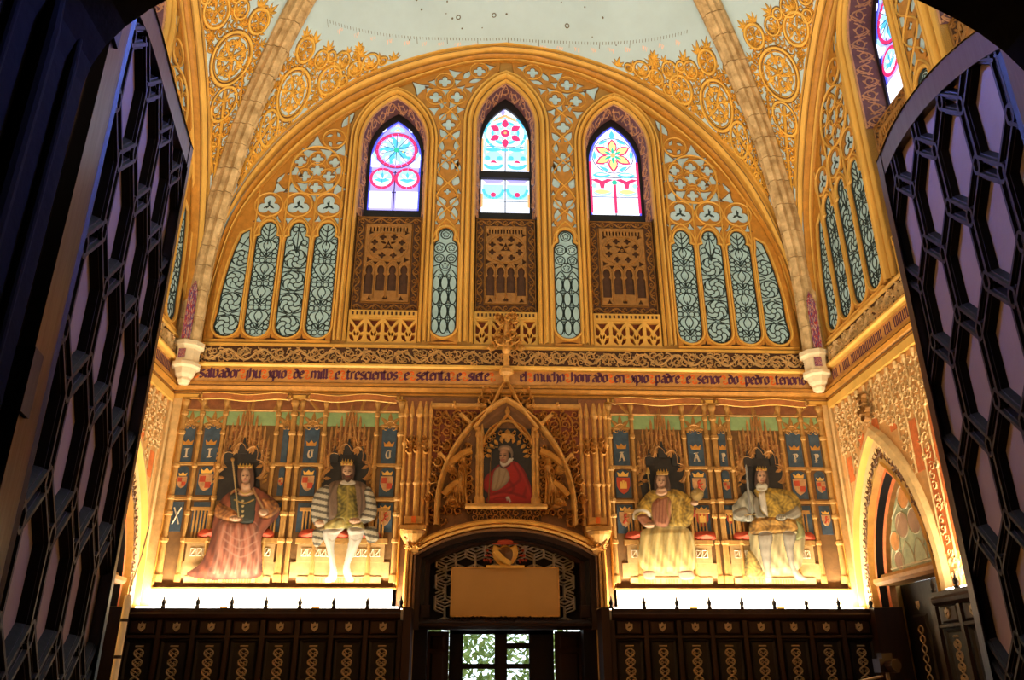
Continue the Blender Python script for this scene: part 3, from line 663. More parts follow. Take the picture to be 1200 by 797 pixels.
    for k in range(4):
        x = cx-h+uw*(k+.5)
        hl.append([(x-uw*.38, 7.04), (x+uw*.38, 7.04), (x+.06, 6.995), (x+.03, 6.94), (x, 6.91), (x-.03, 6.94), (x-.06, 6.995)])
        for s in (-1, 1):
            hl.append([(x+s*uw*.40, 6.98), (x+s*uw*.40, 6.82), (x+s*uw*.25, 6.80), (x+s*uw*.12, 6.86), (x+s*uw*.14, 6.90)])
            hl.append([(x+s*uw*.40, 6.77), (x+s*uw*.36, 6.70), (x+s*uw*.12, 6.645), (x+s*uw*.08, 6.67), (x+s*uw*.16, 6.72), (x+s*uw*.2, 6.77)])
            hl.append(leaf(x+s*.012, 6.74, .10, .04, PI/2-s*.25))
    holes('parapet', [[(cx-h, 6.6), (cx+h, 6.6), (cx+h, 7.08), (cx-h, 7.08)]], hl, -.09, -.03, 'gilt', root, .008)
    return root
W3 = ('pointed window with a stained-glass rose in a magenta ring, left of three', 'tallest pointed stained-glass window with magenta petals, middle of three', 'pointed window with a yellow six-petalled glass flower, right of three')
wins = [window(k+1, 'back', W3[k], *WIN[k], ('ring', 'centre', 'star')[k]) for k in range(3)]
for fr, nm in (('right', 'right'), ('left', 'left')):
    for k in ((0, 1) if fr == 'right' else (1, 2)):
        c = copy_tree(wins[k], fr, '%s stained-glass window in the upper %s wall' % (('tall pointed' if k == 1 else 'shorter pointed'), nm)); c.name = 'window_%d' % (4+k+(2 if fr == 'left' else 0))
# ------------------------------------------------------------------ blind tracery beside and between the windows
def zz5(x, y): return B(300+x/4.983, 120+y/4.983)
def zz7(x, y): return B(480+x/5.31, 60+y/5.31)
def zz8(x, y): return B(490+x/3.63, 190+y/3.63)
LAN = [-4.46, -3.98, -3.49, -3.01]; LH = .192
def lancet_outline(cx, k, o=0.):
    h = LH+o; zb = 6.68+LH
    foot = arc(cx, zb, h, PI, 2*PI, 12)
    if k == 0:
        cut = lambda z: float(np.interp(z, [7.0, 7.5, 8.0, 8.4, 8.8], [cx-h, -4.65, -4.58, -4.50, -4.36]))+.0
        return foot+[(cx+h, 8.35)]+[(cx+h-.02, 8.45), (cx+h-.03, 8.62+o)]+[(cut(z)+.04-o, z) for z in (8.55, 8.3, 8.0, 7.7, 7.4, 7.1)]
    hd = h*.70
    return foot+[(cx+h, 8.42), (cx+h*.94, 8.50), (cx+hd*.9, 8.53)]+arc(cx, 8.60, hd, -.25, PI/2, 6, .18+o)+arc(cx, 8.60, hd, PI/2, PI+.25, 6, .18+o)[1:]+[(cx-hd*.9, 8.53), (cx-h*.94, 8.50), (cx-h, 8.42)]
def lancet_leads(b, cx, pat, D, k, head=True):
    w_, h = .020, .012
    if pat == 'wheel':
        for j in range(4):
            z = 6.88+.405*j; sh = 0 if k else (0, .015, .04, .075)[j]; x = cx+sh; R_ = LH-.008-sh*.55
            b.stroke(circ(x, z, .052, 10), w_*.9, D, h, closed=True)
            for q in range(6):
                t = 2*PI*q/6+.3*j
                b.stroke(smooth([(x+r*math.cos(t+a), z+r*math.sin(t+a)) for r, a in ((.052, 0), (.10, .10), (.15, .55), (R_, 1.15))], 3), w_, D, h)
                b.stroke(smooth([(x+r*math.cos(t+a), z+r*math.sin(t+a)) for r, a in ((R_, .15), (R_*.98, .65), (R_, 1.15))], 2), w_*.9, D, h)
                b.stroke([(x+r*math.cos(t+a), z+r*math.sin(t+a)) for r, a in ((.14, .5), (R_, .35))], w_*.8, D, h)
            if j < 3:
                for s in (-1, 1): b.stroke(smooth([(x+s*LH*.98, z+.15), (x+s*.03, z+.2), (x+s*LH*.98, z+.255)], 3), w_, D, h)
        if k:
            for s in (-1, 1): b.stroke([(cx+s*LH, 8.30), (cx+s*.06, 8.40), (cx, 8.28)], w_, D, h); b.stroke(circ(cx+s*.11, 8.40, .055, 10), w_, D, h, closed=True); b.stroke(circ(cx+s*.055, 8.66, .05, 10), w_, D, h, closed=True); b.stroke([(cx, 8.2), (cx+s*.09, 8.47), (cx+s*.03, 8.6)], w_, D, h)
            b.stroke([(cx, 8.2), (cx, 8.76)], w_, D, h)
        else: b.stroke([(cx+.05, 8.28), (cx+.16, 8.5)], w_, D, h); b.stroke([(cx+.0, 8.4), (cx+.19, 8.3)], w_, D, h)
    else:
        for j in range(4):
            z = 6.74+.43*j
            for s in (-1, 1):
                for q, (dx, dz) in enumerate(((.055, .03), (.135, .03), (.135, .11), (.055, .145), (.135, .20))): b.stroke(circ(cx+s*dx, z+dz, .045, 9), w_*.85, D, h, closed=True)
                b.stroke(smooth([(cx, z+.07), (cx+s*.09, z+.20), (cx+s*.155, z+.30), (cx+s*.12, z+.38), (cx, z+.43)], 3), w_, D, h)
                b.stroke(smooth([(cx, z+.43), (cx+s*.06, z+.34), (cx+s*.05, z+.27), (cx, z+.20)], 3), w_*.9, D, h)
                b.stroke([(cx+s*LH, z+.27), (cx+s*.155, z+.30), (cx+s*LH, z+.38)], w_*.9, D, h)
            b.stroke([(cx, z+.07), (cx, z+.26)], w_*.8, D, h)
        b.stroke([(cx, 8.36), (cx, 8.74)], w_, D, h)
        for s in (-1, 1):
            for z in (8.42, 8.52, 8.62): b.stroke(smooth([(cx, z), (cx+s*.06, z+.05), (cx+s*.115, z+.13)], 3), w_, D, h)
            b.stroke(circ(cx+s*.13, 8.44, .05, 9), w_*.85, D, h, closed=True)
def lancet(frame, sgn, k, label):
    f = (lambda p: p) if sgn < 0 else mir
    cx = LAN[k]; root = thing('lancet_panel', label, 'lancet panel', frame, (cx*(1 if sgn < 0 else -1), 0, 6.6))
    pane(f(lancet_outline(cx, k)), .004, 'teal', root, 'glass_panel', .03)
    ml = MB() if sgn < 0 else MB(lambda u, z, d: (-u, -d, z))
    lancet_leads(ml, cx, 'wheel' if k % 2 == 0 else 'heart', .004, k); o = ml.build('leading', 'lead', root)
    e = MB(); e.stroke(f(lancet_outline(cx, k)), .026, .0, .022, closed=True); e.build('lead_edge', 'lead', root)
    m_ = MB(); ol = f(lancet_outline(cx, k, .032)); m_.stroke(ol, .035, .03, .03, closed=True, flat=True); 
    m_.stroke([(cx*(1 if sgn < 0 else -1)+q*LH*1.24, z) for q, z in zip([-1]*2, (6.9, 8.45))], .02, .03, .025)
    m_.build('frame_moulding', 'gilt', root)
    return root
names = ['first', 'second', 'third', 'fourth']
for k in range(4): lancet('back', -1, k, 'teal leaded lancet panel on the back wall, %s from the left' % ['leftmost, cut by the arch,', 'second', 'third', 'fourth'][k])
for k in range(4): lancet('back', 1, k, 'teal leaded lancet panel on the back wall, %s from the right' % ['rightmost, cut by the arch,', 'second', 'third', 'fourth'][k])
for k in range(4): lancet('right', -1, k, 'teal leaded lancet panel on the right wall, %s from the corner' % names[k])
for k in range(2): lancet('left', 1, k, 'teal leaded lancet panel on the left wall, %s from the corner' % names[k])
def side_field(frame, sgn, label):
    f = (lambda p: p) if sgn < 0 else mir
    root = thing('blind_tracery', label, 'tracery', frame, (-3.6 if sgn < 0 else 3.6, 0, 6.6))
    hl = []; P = []
    def H(pts, m='pale_blue'): hl.append(f(pts)); P.append((f(pts), m))
    S_ = 4.983*70
    for x, y in ((78, 605), (250, 605), (425, 608)): H(foil(*zz5(x, y), .205, 3, n=36, deep=.5))
    H(foil(*zz5(357, 402), .13, 5, n=40))
    for x, y in ((363, 335), (462, 355), (425, 435), (288, 435), (262, 350), (350, 500)): H(foil(*zz5(x, y), .112, 4, n=32))
    for x, y, r, t in ((305, 300, .13, .3), (420, 300, .13, 2.6), (232, 410, .12, 1.5), (485, 405, .12, 1.6), (280, 495, .12, 2.6), (425, 495, .12, .5), (210, 510, .12, PI/2), (480, 510, .13, 0), (345, 555, .09, -PI/2), (135, 510, .12, PI/2+.3), (500, 290, .13, 1.3), (355, 245, .14, PI/2)): H(star3(*zz5(x, y), r*1.22, t))
    for k in range(4): t = k*PI/2+.3; c = zz5(460, 220); H(leaf(c[0]+.10*math.cos(t), c[1]+.10*math.sin(t)*1.1, .15, .08, t+1.7))
    c = zz5(500, 155); H(leaf(*c, .42, .15, 1.05)); c = zz5(115, 480); H(leaf(*c, .28, .08, 1.0))
    for x, y in ((15, 690), (125, 690), (190, 690), (300, 690), (365, 690), (480, 690)): H(star3(*zz5(x, y), .09, PI/2 if x % 2 else .5))
    lan = [f(lancet_outline(LAN[k], k, .006)) for k in range(4)]
    red = []
    for k in range(4):
        x = LAN[k]+.242
        if k < 3: red.append([(x-.11, 6.63), (x-.06, 6.66), (x-.02, 6.665), (x, 6.74), (x+.02, 6.665), (x+.06, 6.66), (x+.11, 6.63)])
    red += [[(-2.87, 6.72), (-2.87, 6.63), (-3.0, 6.63), (-2.9, 6.66)], [(-4.63, 6.72), (-4.63, 6.63), (-4.5, 6.63), (-4.60, 6.66)]]
    rd = [f(q) for q in red]
    out = [q for q in ARCH_IN if q[0] < -2.79]; out = [(u-.02, z+.02) for u, z in out if z > 6.6]; out = [(-4.78, 6.6)]+out+[(-2.79, 11.14), (-2.79, 6.6)]
    holes('tracery_plate', [f(out)], hl+lan+rd, .0, .034, 'gilt_rich', root, .010)
    eo = MB()
    for pts, m_ in P: pane(pts, .012, m_, root, 'pane', .012); eo.stroke(pts, .022, .012, .01, closed=True)
    o = eo.build('pane_edges', 'edge_dark', root); o['kind'] = 'stuff'
    for q in rd: pane(q, .012, 'dark_ground', root, 'spandrel', .012)
    b = MB() if sgn < 0 else MB(lambda u, z, d: (-u, -d, z))
    for x, y in ((78, 605), (250, 605), (425, 608)): c = zz5(x, y); b.stroke(circ(*c, .235, 26), .03, .04, .022, closed=True)
    st = MB() if sgn < 0 else MB(lambda u, z, d: (-u, -d, z))
    for x, y in ((78, 605), (250, 605), (425, 608)):
        c = zz5(x, y)
        for k in range(3): t = PI/6+k*2*PI/3+PI; st.stroke(smooth([(c[0]+.10*math.cos(t), c[1]+.10*math.sin(t)), (c[0], c[1]), (c[0]+.07*math.cos(t+2.4), c[1]+.07*math.sin(t+2.4))], 3), .022, .012, .012)
    st.build('stalks', 'lead', root)['kind'] = 'stuff'
    c = zz5(355, 405); b.stroke([(c[0]+.44*math.cos(t), c[1]+.50*math.sin(t)) for t in [2*PI*k/36 for k in range(36)]], .035, .04, .026, closed=True)
    b.stroke(circ(*zz5(460, 220), .20, 22), .03, .04, .022, closed=True)
    for x, y, r in ((357, 402, .14), (363, 335, .125), (462, 355, .125), (425, 435, .125), (288, 435, .125), (262, 350, .125), (350, 500, .125)): b.stroke(circ(*zz5(x, y), r*1.1, 18), .016, .04, .015, closed=True)
    for x, z1 in ((-4.22, 9.6), (-3.735, 10.0), (-3.25, 9.3), (-2.82, 11.0)): b.stroke([(x, 8.5), (x, z1)], .03, .04, .022)
    for k in range(1, 4): b.stroke(parch(LAN[k], 8.45, .24, .46, 8), .03, .04, .02)
    b.stroke([(-4.76, 6.605), (-2.79, 6.605)], .05, .03, .05)
    b.build('tracery_mouldings', 'gilt', root)['kind'] = 'stuff'
    return root
side_field('back', -1, 'gilt blind tracery with pale trefoils left of the windows'); side_field('back', 1, 'gilt blind tracery with pale trefoils right of the windows')
side_field('right', -1, 'gilt blind tracery of the right wall beside the corner'); side_field('left', 1, 'gilt blind tracery of the left wall beside the corner')
def mid_field(frame, sgn, label, lab2):
    f = (lambda p: p) if sgn < 0 else mir
    root = thing('window_pier_tracery', label, 'tracery', frame, (-1.0 if sgn < 0 else 1.0, 0, 6.6))
    hl = []; P = []
    def H(pts): hl.append(f(pts)); P.append(f(pts))
    for x, y, r in ((220, 195, .125), (163, 292, .125), (295, 290, .125), (435, 130, .12)): H(foil(*zz7(x, y), r, 4, n=32))
    for x, y, r, t in ((65, 232, .15, .3), (280, 145, .12, .3), (150, 198, .09, 1.), (120, 243, .08, .2), (220, 258, .09, -PI/2), (295, 195, .08, .4), (322, 235, .08, .8), (376, 240, .08, .8), (203, 335, .09, .5), (265, 340, .09, 2.), (153, 372, .10, .6), (312, 368, .09, 2.2), (500, 106, .09, .2)): H(star3(*zz7(x, y), r*1.2, t))
    for x, y, l, w_, t in ((335, 180, .24, .10, 1.0), (365, 200, .27, .09, .35), (185, 440, .22, .11, 1.0), (300, 440, .22, .11, 2.1), (235, 555, .26, .11, 2.1), (262, 560, .26, .11, 1.0), (190, 635, .24, .10, 1.45), (298, 630, .24, .10, 1.7), (240, 745, .26, .11, 2.05), (258, 745, .26, .11, 1.1)): H(leaf(*zz7(x, y), l*1.08, w_*1.3, t))
    for x, y in ((243, 462), (243, 655)): H(foil(*zz7(x, y), .125, 4, n=32))
    for x, y, l, w_, t in ((98, 105, .22, .13, 1.9), (150, 105, .22, .13, 1.2), (107, 195, .22, .15, 1.9), (143, 195, .22, .15, 1.2), (95, 250, .26, .12, 1.5), (153, 250, .26, .12, 1.6), (80, 55, .24, .09, 1.5), (170, 50, .24, .09, 1.6)): H(leaf(*zz8(x, y), l*1.08, w_*1.25, t))
    H(foil(*zz8(125, 128), .07, 4, n=24))
    for x, y in ((76, 262), (172, 262), (72, 130), (172, 130)): H(star3(*zz8(x, y), .07, PI/2))
    cx = -1.015; h = .205
    ol = lambda o=0: arc(cx, 6.93, h+o, PI, 2*PI, 12)+[(cx+h+o, 8.38), (cx+h*.85+o, 8.46), (cx+.12+o, 8.50)]+arc(cx, 8.60, .13+o, -.4, PI+.4, 12)+[(cx-.12-o, 8.50), (cx-h*.85-o, 8.46), (cx-h-o, 8.38)]
    lp = f(ol(.004)); red = [f([(cx-.19, 6.63), (cx-.1, 6.66), (cx, 6.665), (cx+.1, 6.66), (cx+.19, 6.63)])]
    top = [q for q in ARCH_IN if -1.75 < q[0] < -.06]; top = [(u, z+.02) for u, z in top][::-1]
    out = [(-1.23, 6.6), (-.785, 6.6), (-.785, 10.9)]+[q for q in parch(0, 10.9, .775, 1.30, 10)[:11] if q[0] > -.77 and q[0] < -.08]+top+[q for q in parch(-1.99, 10.5, .765, 1.22, 10)[10:] if q[0] > -1.72]+[(-1.225, 10.3)]
    holes('tracery_plate', [f(out)], hl+[lp]+red, .0, .034, 'gilt_rich', root, .009)
    eo = MB()
    for pts in P: pane(pts, .012, 'pale_blue', root, 'pane', .012); eo.stroke(pts, .022, .012, .01, closed=True)
    o = eo.build('pane_edges', 'edge_dark', root); o['kind'] = 'stuff'
    pane(red[0], .012, 'dark_ground', root, 'spandrel', .012)
    b = MB() if sgn < 0 else MB(lambda u, z, d: (-u, -d, z))
    for x, y in ((220, 195), (163, 292), (295, 290), (435, 130)): b.stroke(circ(*zz7(x, y), .175, 18), .022, .04, .018, closed=True)
    for k in range(5):
        z0 = 8.85+.52*k
        for s in (-1, 1): b.stroke(smooth([(cx+s*.19, z0), (cx+s*.12, z0+.13), (cx, z0+.26), (cx-s*.12, z0+.39), (cx-s*.19, z0+.52)], 3), .026, .04, .02)
    b.stroke(parch(cx, 8.45, .215, .45, 8), .03, .04, .022); b.build('tracery_mouldings', 'gilt', root)['kind'] = 'stuff'
    lr = thing('lancet_panel', lab2, 'lancet panel', frame, (cx*(1 if sgn < 0 else -1), 0, 6.6))
    pane(f(ol()), .004, 'teal', lr, 'glass_panel', .03)
    b = MB() if sgn < 0 else MB(lambda u, z, d: (-u, -d, z)); w_ = .02; D = .004
    b.stroke(ol(), .026, D, .02, closed=True)
    for x, z, r in ((cx-.1, 8.36, .095), (cx+.1, 8.36, .095), (cx, 8.62, .085), (cx, 8.02, .09), (cx-.1, 8.16, .08), (cx+.1, 8.16, .08)):
        b.stroke(circ(x, z, r, 16), w_, D, .012, closed=True); b.stroke(foil(x, z, r*.62, 5, n=20), w_*.7, D, .01, closed=True)
    for j in range(4):
        z = 6.80+.26*j
        for x in (-.137, 0, .137): b.stroke([(cx+x+.06*math.cos(t), z+.12+.13*math.sin(t)) for t in [2*PI*k/12 for k in range(12)]], w_, D, .012, closed=True)
        for x in (-.068, .068): b.stroke(circ(cx+x, z+.25, .03, 8), w_*.7, D, .01, closed=True)
    for s in (-1, 1):
        b.stroke(smooth([(cx+s*h, 7.80), (cx+s*.1, 7.95), (cx, 7.80)], 4), w_, D, .012); b.stroke([(cx+s*.068, 6.8), (cx+s*.068, 7.8)], w_*.6, D, .01); b.stroke([(cx+s*h, 8.0), (cx+s*.09, 8.05)], w_, D, .012)
    b.build('leading', 'lead', lr)
    b = MB(); b.stroke(f(ol(.035)), .04, .03, .03, closed=True, flat=True); b.build('frame_moulding', 'gilt', lr)
mid_field('back', -1, 'narrow gilt tracery pier between the left and middle windows', 'slim teal leaded panel below the left window pier'); mid_field('back', 1, 'narrow gilt tracery pier between the middle and right windows', 'slim teal leaded panel below the right window pier')
mid_field('right', -1, 'gilt tracery pier between the windows of the right wall', 'slim teal leaded panel on the right wall')
# ------------------------------------------------------------------ cornice and inscription
def molding(b, u0, u1, prof): b.sweep([(u0, 0), (u1, 0)], prof)
def cornice(frame, label, u0=-HW, u1=HW):
    root = thing('cornice', label, 'cornice', frame, (0, 0, 5.7))
    b = MB(); molding(b, u0, u1, [(6.50, .0), (6.50, .07), (6.515, .095), (6.54, .095), (6.55, .07), (6.565, .04), (6.575, 0)]); b.build('top_ledge', 'gilt', root)
    b = MB(); molding(b, u0, u1, [(6.21, 0), (6.21, .06), (6.50, .06), (6.50, 0)]); b.build('carved_ground', 'dark_ground', root)
    b = MB(); vine_band(b, u0+.1, u1-.1, 6.23, 6.49, .06, .035, .27, .034); carving(b, u0+.1, u1-.1, 6.24, 6.48, .06, .03, .13, .024, 11); o = b.build('carved_foliage', 'gilt_pale', root); o['kind'] = 'stuff'
    b = MB(); molding(b, u0, u1, [(6.14, .0), (6.15, .10), (6.17, .13), (6.20, .13), (6.215, .09), (6.215, 0)]); b.build('under_moulding', 'gilt', root)
    b = MB(); molding(b, u0, u1, [(5.70, 0), (5.70, .03), (5.73, .05), (5.75, .04), (5.77, .08), (5.82, .10), (5.84, .07), (5.86, .08), (5.89, .085), (5.905, .06), (5.915, .03)]); b.build('lower_moulding', 'gilt_rich', root)
    for z, d_ in ((5.755, .045), (5.845, .072), (5.71, .04)): b = MB(); b.stroke([(u0, z), (u1, z)], .014, d_, .012); b.build('groove', 'edge_dark', root)
    return root
cn = cornice('back', 'gilt cornice with carved foliage above the inscription of the back wall'); copy_tree(cn, 'right', 'gilt carved cornice running along the right wall'); copy_tree(cn, 'left', 'gilt carved cornice running along the left wall')
GL = {  # broad-nib blackletter, x-height 1
 'a': (.62, [[(.05, .82), (.22, .95), (.42, .82), (.42, .1), (.52, .03)], [(.42, .6), (.08, .5), (0, .28), (.1, .06), (.3, .12), (.42, .25)]]),
 'c': (.55, [[(.4, .84), (.2, .96), (0, .82), (0, .16), (.18, .03), (.4, .14)]]), 'd': (.62, [[(.42, .75), (0, .8), (0, .15), (.2, .03), (.42, .15), (.42, .8), (.25, 1.1), (.02, 1.38)]]),
 'e': (.55, [[(.02, .48), (.38, .62), (.38, .82), (.2, .96), (0, .82), (0, .16), (.18, .03), (.4, .14)]]), 'h': (.66, [[(0, 1.45), (0, .05)], [(0, .78), (.24, .96), (.42, .82), (.42, .1), (.32, -.2)]]),
 'i': (.28, [[(-.08, .88), (0, .94), (0, .1), (.09, .04)]]), 'j': (.28, [[(-.08, .88), (0, .94), (0, -.25), (-.12, -.35)]]), 'l': (.30, [[(-.03, 1.42), (0, 1.36), (0, .12), (.1, .04)]]),
 'm': (1.05, [[(0, .94), (0, .05)], [(0, .8), (.22, .96), (.40, .84), (.40, .05)], [(.40, .8), (.62, .96), (.8, .84), (.8, .1), (.9, .03)]]), 'n': (.66, [[(0, .94), (0, .05)], [(0, .8), (.24, .96), (.42, .84), (.42, .1), (.52, .03)]]),
 'o': (.62, [[(0, .82), (0, .16), (.2, .03), (.42, .17), (.42, .82), (.22, .96), (0, .82)]]), 'p': (.62, [[(0, .95), (0, -.42)], [(0, .8), (.22, .96), (.42, .82), (.42, .16), (.22, .04), (0, .14)]]),
 'r': (.46, [[(0, .94), (0, .05)], [(0, .78), (.2, .96), (.32, .86)]]), 's': (.56, [[(.4, .86), (.2, .96), (.02, .82), (.04, .6), (.38, .42), (.4, .16), (.2, .03), (0, .13)]]),
 't': (.42, [[(0, 1.2), (0, .14), (.14, .03), (.26, .1)], [(-.1, .93), (.24, .93)]]), 'u': (.66, [[(-.06, .9), (0, .94), (0, .14), (.18, .03), (.42, .16)], [(.42, .95), (.42, .1), (.52, .03)]]),
 'v': (.62, [[(-.06, 1.1), (0, .9), (0, .14), (.2, .03), (.42, .17), (.42, .86), (.3, 1.0)]]), 'x': (.52, [[(0, .92), (.36, .06)], [(.38, .94), (.02, .04)], [(.04, .5), (.34, .5)]])}
def letters(root, txt, u0, u1, z, xh, d0, d1, curls):
    """every letter a piece of its own"""
    wd = sum(GL[c][0] if c in GL else .75 for c in txt); sx = (u1-u0)/wd; x = u0
    for c in txt:
        if c in GL:
            b = MB()
            for pl in GL[c][1]: b.nib([(x+(q[0]+.1)*sx, z+(q[1] if 0 <= q[1] <= 1 else (1+(q[1]-1)*.7 if q[1] > 1 else q[1]*.85))*xh) for q in pl], sx*.30, .70, d0, d1)
            b.build('letter', 'ink', root); x += GL[c][0]*sx
        else: curls.append((x+.3*sx, z+.5*xh)); x += .75*sx
def frieze(frame, label, texts, legible=True):
    root = thing('inscription_band', label, 'inscription', frame, (0, 0, 5.92))
    b = MB(); b.box(-HW, HW, 5.92, 6.15, 0, .03); b.build('band', 'frieze_ground', root)
    cur = []
    for t, u0, u1 in texts:
        if legible: letters(root, t, u0, u1, 5.978, .130, .028, .036, cur)
        else:
            b = MB(); x = u0; R = random.Random(4)
            while x < u1: b.nib([(x, 6.10), (x+.01, 6.09), (x+.01, 5.975), (x+.03, 5.965)], .022, .62, .028, .036); x += R.choice((.045, .05, .05, .12))
            o = b.build('worn_strokes', 'ink', root); o['kind'] = 'stuff'
    for x, z in cur:
        b = MB(); b.stroke(spiral(x, z+.035, .042, PI, .9, -1, 8), .026, .03, .006); b.stroke(spiral(x+.01, z-.035, .042, 0, .9, -1, 8), .026, .03, .006); b.build('curl', 'curl_orange', root)
frieze('back', 'painted band of purple blackletter running across the back wall', [(' salvador jhu xpio de mill e trescientos e setenta e siete ', -4.86, -.16), ('el mucho honrado en xpio padre e senor do pedro tenorio', .22, 4.80)])
frieze('right', 'band of purple blackletter strokes along the right wall', [('', -4.8, 2)], False); frieze('left', 'band of purple blackletter strokes along the left wall', [('', 0, 4.8)], False)
# ------------------------------------------------------------------ painter: a fine mesh whose colours are laid down like paint
class Paint:
    def __init__(s, pts, res=.0085):
        us = [q[0] for q in pts]; zs = [q[1] for q in pts]; s.res = res
        s.U = np.arange(min(us)-.04, max(us)+.04, res); s.Z = np.arange(min(zs)-.04, max(zs)+.04, res)
        gu, gz = np.meshgrid(s.U, s.Z); s.P = np.stack([gu.ravel(), gz.ravel()], 1); n = len(s.P)
        s.c = np.zeros((n, 3)); s.m = np.zeros(n, bool); s.h = np.zeros(n); s.R = np.random.RandomState(3)
    def dist(s, pts, closed=True):
        d = np.full(len(s.P), 9.); n = len(pts)
        for k in range(n if closed else n-1):
            a = np.array(pts[k]); b = np.array(pts[(k+1) % n]); ab = b-a; t = np.clip(((s.P-a)@ab)/max(1e-9, ab@ab), 0, 1)
            d = np.minimum(d, np.hypot(*(s.P-a-t[:, None]*ab).T))
        return d
    def poly(s, pts, c, sm=True, edge=.05, dark=.55, pat=None, lr=.0, soft=None):
        if sm: pts = smooth(pts, 4, True)
        k = inside(s.P, pts); 
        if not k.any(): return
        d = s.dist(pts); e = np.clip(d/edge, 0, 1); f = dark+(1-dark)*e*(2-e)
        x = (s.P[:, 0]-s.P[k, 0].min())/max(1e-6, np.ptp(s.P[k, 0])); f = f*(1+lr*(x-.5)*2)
        cc = np.array(c)[None]*f[:, None]
        if pat == 'brocade':
            u, z = s.P[:, 0], s.P[:, 1]; q = np.sin(u*62+2*np.sin(z*30))*np.sin(z*58+2*np.cos(u*26)); q2 = np.sin(u*26+z*11+2*np.sin(z*9)); cc = cc*(1+.34*q[:, None]+.30*q2[:, None])+np.array((.08, .05, .0))*np.clip(q, 0, 1)[:, None]
        elif pat == 'stripe':
            u, z = s.P[:, 0], s.P[:, 1]; q = np.sin(z*68+u*14) > .25; cc = np.where(q[:, None], cc*.25, cc)
        elif pat == 'fold':
            u, z = s.P[:, 0], s.P[:, 1]; q = np.sin(u*34+3*np.sin(z*6)+z*7)+.5*np.sin(u*75-z*20); cc = cc*(1+.28*q[:, None])
        elif pat == 'armour':
            z = s.P[:, 1]; q = np.sin(z*40); cc = cc*(1+.12*q[:, None])
        s.c[k] = cc[k]; s.m |= k; s.h[k] = np.maximum(s.h[k]*.5, 0)+.010*e[k]+.002
    def line(s, pts, w, c, al=1., sm=True):
        if sm and len(pts) > 2: pts = smooth(pts, 4)
        d = s.dist(pts, False); a = np.clip(1.5-d/w*1.5, 0, 1)*al; a[~s.m] = 0
        s.c = s.c*(1-a[:, None])+np.array(c)*a[:, None]
    def dot(s, q, r, c, rz=None):
        k = ((s.P[:, 0]-q[0])/r)**2+((s.P[:, 1]-q[1])/(rz or r))**2 < 1; s.c[k & s.m] = c
    def mesh(s, name, d0, parent, mname='paint'):
        nu, nz = len(s.U), len(s.Z); m = s.m.reshape(nz, nu); ids = -np.ones(nz*nu, int)
        q = m[:-1, :-1] & m[1:, :-1] & m[:-1, 1:] & m[1:, 1:]; jj, ii = np.nonzero(q); a = jj*nu+ii
        F = np.stack([a, a+1, a+nu+1, a+nu], 1); us = np.unique(F); ids[us] = np.arange(len(us))
        b = MB(); b.v = [(u, -(d0+.012+h), z) for (u, z), h in zip(s.P[us].tolist(), np.minimum(s.h[us], .03).tolist())]; b.f = ids[F].tolist(); b.c = np.clip(s.c[us], 0, 1)**1.12*.74
        return b.build(name, mname, parent, smooth=True)
def zm(x0, y0, k): return lambda x, y: B(x0+x/k, y0+y/k)
SKIN = (.74, .46, .28)
def oval(f, x, y, rx, ry, n=14): return [f(x+rx*math.cos(2*PI*k/n), y+ry*math.sin(2*PI*k/n)) for k in range(n)]
def face(p, f, x, y, rx, ry, skin=SKIN, turn=0., beard=None):
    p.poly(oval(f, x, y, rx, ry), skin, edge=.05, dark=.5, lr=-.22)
    dk = (.035, .018, .012); t = turn*rx
    for s_ in (-1, 1):
        p.line([f(x+t+s_*rx*.58, y-ry*.08), f(x+t+s_*rx*.32, y-ry*.07)], .015, dk, .9, False); p.line([f(x+t+s_*rx*.68, y-ry*.30), f(x+t+s_*rx*.24, y-ry*.27)], .010, dk, .55, False)
    p.line([f(x+t+rx*.10, y-ry*.2), f(x+t+rx*.16, y+ry*.22), f(x+t-rx*.18, y+ry*.30)], .012, (.24, .11, .06), .7); p.line([f(x+t-rx*.30, y+ry*.52), f(x+t+rx*.30, y+ry*.52)], .014, (.36, .07, .05), .9, False)
    p.line([f(x+rx*.8, y-ry*.2), f(x+rx*.7, y+ry*.4), f(x+rx*.3, y+ry*.85)], .026, (.34, .18, .10), .5); p.line([f(x+t-rx*.2, y+ry*.74), f(x+t+rx*.2, y+ry*.74)], .014, (.30, .15, .09), .7, False)
    if beard:
        p.poly([f(x-rx*.95, y+ry*.15), f(x-rx*.4, y+ry*.40), f(x+rx*.4, y+ry*.40), f(x+rx*.95, y+ry*.15), f(x+rx*.85, y+ry*.8), f(x, y+ry*1.35), f(x-rx*.85, y+ry*.8)], beard, dark=.6); p.line([f(x-rx*.3, y+ry*.58), f(x+rx*.3, y+ry*.58)], .013, (.40, .1, .07), 1, False)
def crown_pts(f, x0, x1, yt, yb, k=5):
    o = [f(x0+4, yb), f(x1-4, yb)]; n = k*2
    for j in range(n+1): x = x1-(x1-x0)*j/n; o.append(f(x, yt if j % 2 == 0 else yt+(yb-yt)*.5))
    return o
def crown(f, x0, x1, yt, yb, parent, d):
    pts = crown_pts(f, x0, x1, yt, yb); p = Paint(pts, .008); p.poly(pts, (.66, .40, .08), False, .03, .5)
    for k in range(3): p.dot(f(x0+(x1-x0)*(k+1)/4, yb-(yb-yt)*.22), .010, (.45, .04, .03))
    p.line([f(x0+5, yb-1.5), f(x1-5, yb-1.5)], .012, (.30, .14, .02), .9, False); return p.mesh('crown', d, parent)
GOLD = (.56, .34, .07)
